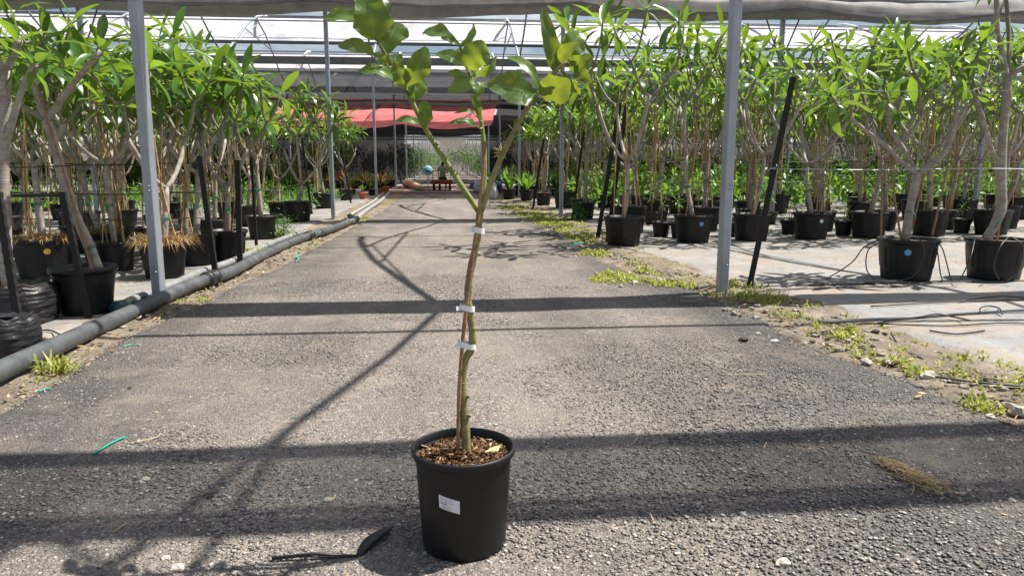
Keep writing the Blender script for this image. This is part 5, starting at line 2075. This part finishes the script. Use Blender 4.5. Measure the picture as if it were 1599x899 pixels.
# person sitting on the cart, back to the camera
J = {'pelvis': (0, 0, .55), 'belly': (0, .02, .75), 'chest': (0, .05, .98), 'neck': (0, .09, 1.13), 'head0': (0, .12, 1.2), 'head1': (0, .13, 1.33),
     'shl': (-.18, .06, 1.06), 'ell': (-.24, .2, .85), 'wrl': (-.16, .42, .8), 'shr': (.18, .06, 1.06), 'elr': (.24, .2, .85), 'wrr': (.16, .42, .8),
     'hipl': (-.1, .05, .54), 'knl': (-.14, .45, .56), 'anl': (-.14, .5, .12), 'tol': (-.14, .66, .06), 'hipr': (.1, .05, .54), 'knr': (.14, .45, .56), 'anr': (.14, .5, .12), 'tor': (.14, .66, .06)}
RAD = {'pelvis': .14, 'belly': .13, 'chest': .15, 'neck': .055, 'head0': .085, 'head1': .09, 'shl': .065, 'ell': .045, 'wrl': .03, 'shr': .065, 'elr': .045, 'wrr': .03, 'hipl': .09, 'knl': .06, 'anl': .04, 'tol': .035, 'hipr': .09, 'knr': .06, 'anr': .04, 'tor': .035}
ED = [('pelvis', 'belly'), ('belly', 'chest'), ('chest', 'neck'), ('neck', 'head0'), ('head0', 'head1'), ('chest', 'shl'), ('shl', 'ell'), ('ell', 'wrl'), ('chest', 'shr'), ('shr', 'elr'), ('elr', 'wrr'), ('pelvis', 'hipl'), ('hipl', 'knl'), ('knl', 'anl'), ('anl', 'tol'), ('pelvis', 'hipr'), ('hipr', 'knr'), ('knr', 'anr'), ('anr', 'tor')]
nm = list(J)
me = bpy.data.meshes.new('person')
me.from_pydata([J[k] for k in nm], [(nm.index(a), nm.index(b_)) for a, b_ in ED], [])
po = link('person', me)
sm = po.modifiers.new('skin', 'SKIN')
for i, k in enumerate(nm):
    me.skin_vertices[0].data[i].radius = (RAD[k], RAD[k])
    me.skin_vertices[0].data[i].use_root = k == 'pelvis'
po.modifiers.new('sub', 'SUBSURF').levels = 2
dg = bpy.context.evaluated_depsgraph_get()
me2 = bpy.data.meshes.new_from_object(po.evaluated_get(dg))
po.modifiers.clear()
po.data = me2
for mt in (SHIRT, TROUS, SKIN, HAIR):
    me2.materials.append(mt)
for p in me2.polygons:
    c = p.center
    if c.z > 1.12:
        p.material_index = 3 if (c.y < .16 or c.z > 1.33) else 2
    elif c.z > .6 and not (c.y > .26 and c.z < .9):
        p.material_index = 0
    elif c.y > .24 and c.z > .68:
        p.material_index = 2
    else:
        p.material_index = 1
    p.use_smooth = True
po.location = (cg.x + .05, cg.y + .52, 0.02)
tag(po, 'person in a sage green shirt sitting on the red cart, back turned', 'person')

# pale cyan reel fan on a stand
g = G(672, 297)
root = empty('stand_fan', (g.x - .1, g.y, 0), 'round pale cyan fan head on a thin stand beside the road', 'fan')
part('stand', lambda m: (m.tube([(0, 0, 0), (0, 0, .78)], .025, 8), m.tube([(-.16, 0, .02), (.16, 0, .02)], .02, 6), m.tube([(0, -.16, .02), (0, .16, .02)], .02, 6)), STEEL, root)
part('housing', lambda m: m.tube([(0, .1, .92), (0, .06, .92), (0, -.06, .92), (0, -.1, .92)], [.12, .22, .24, .21], 20), CYANP, root, True)
part('hub', lambda m: m.tube([(0, -.1, .92), (0, -.14, .92)], [.09, .06], 14), BLUEB, root, True)
# log / pale sandbag heap
g0, g1 = G(632, 292), G(662, 299)
m = MB()
m.tube(smooth_path([g0 + Vector((0, 0, .18)), g0.lerp(g1, .3) + Vector((0, 0, .26)), g0.lerp(g1, .6) + Vector((0, 0, .2)), g1 + Vector((0, 0, .1))], 4), [.16, .2, .22, .2, .18, .19, .17, .16, .15, .14, .13, .11, .09][:13], 10)
tag(m.build('driftwood_log', WOOD), 'pale weathered log lying on the far edge of the road', 'log')


# sacks and buckets right of the far road
def sack(u, v, wd, h, mat, lab, seed):
    g = G(u, v)
    m = MB()
    prof_ = [(.02, 0), (wd * .5, .01), (wd * .56, h * .2), (wd * .54, h * .55), (wd * .42, h * .85), (wd * .2, h * .97), (.02, h)]
    m.lathe(prof_, 18, wob=lambda a, z: .12 * math.sin(a * 3 + seed + z * 5) + .06 * math.sin(a * 7 + seed))
    o = m.build('sack', mat)
    o.location = (g.x, g.y, .01)
    tag(o, lab, 'sack')


sack(748, 300, .5, .45, WHITEB, 'white woven sack slumped beside the far road', 1)
sack(741, 296, .42, .4, simple('dark_blue_bag', (.06, .08, .16), .5), 'dark blue bag leaning on the white sack', 2)
sack(768, 310, .4, .62, WHITEB, 'tall white sack near the black pots', 3)
sack(775, 300, .5, .7, BLUEB, 'bright blue plastic bag behind the tall white sack', 4)

# dense planting far to the sides closes the view between the trunks
rd = random.Random(44)
for i in range(22):
    x = -5 - i * 1.15
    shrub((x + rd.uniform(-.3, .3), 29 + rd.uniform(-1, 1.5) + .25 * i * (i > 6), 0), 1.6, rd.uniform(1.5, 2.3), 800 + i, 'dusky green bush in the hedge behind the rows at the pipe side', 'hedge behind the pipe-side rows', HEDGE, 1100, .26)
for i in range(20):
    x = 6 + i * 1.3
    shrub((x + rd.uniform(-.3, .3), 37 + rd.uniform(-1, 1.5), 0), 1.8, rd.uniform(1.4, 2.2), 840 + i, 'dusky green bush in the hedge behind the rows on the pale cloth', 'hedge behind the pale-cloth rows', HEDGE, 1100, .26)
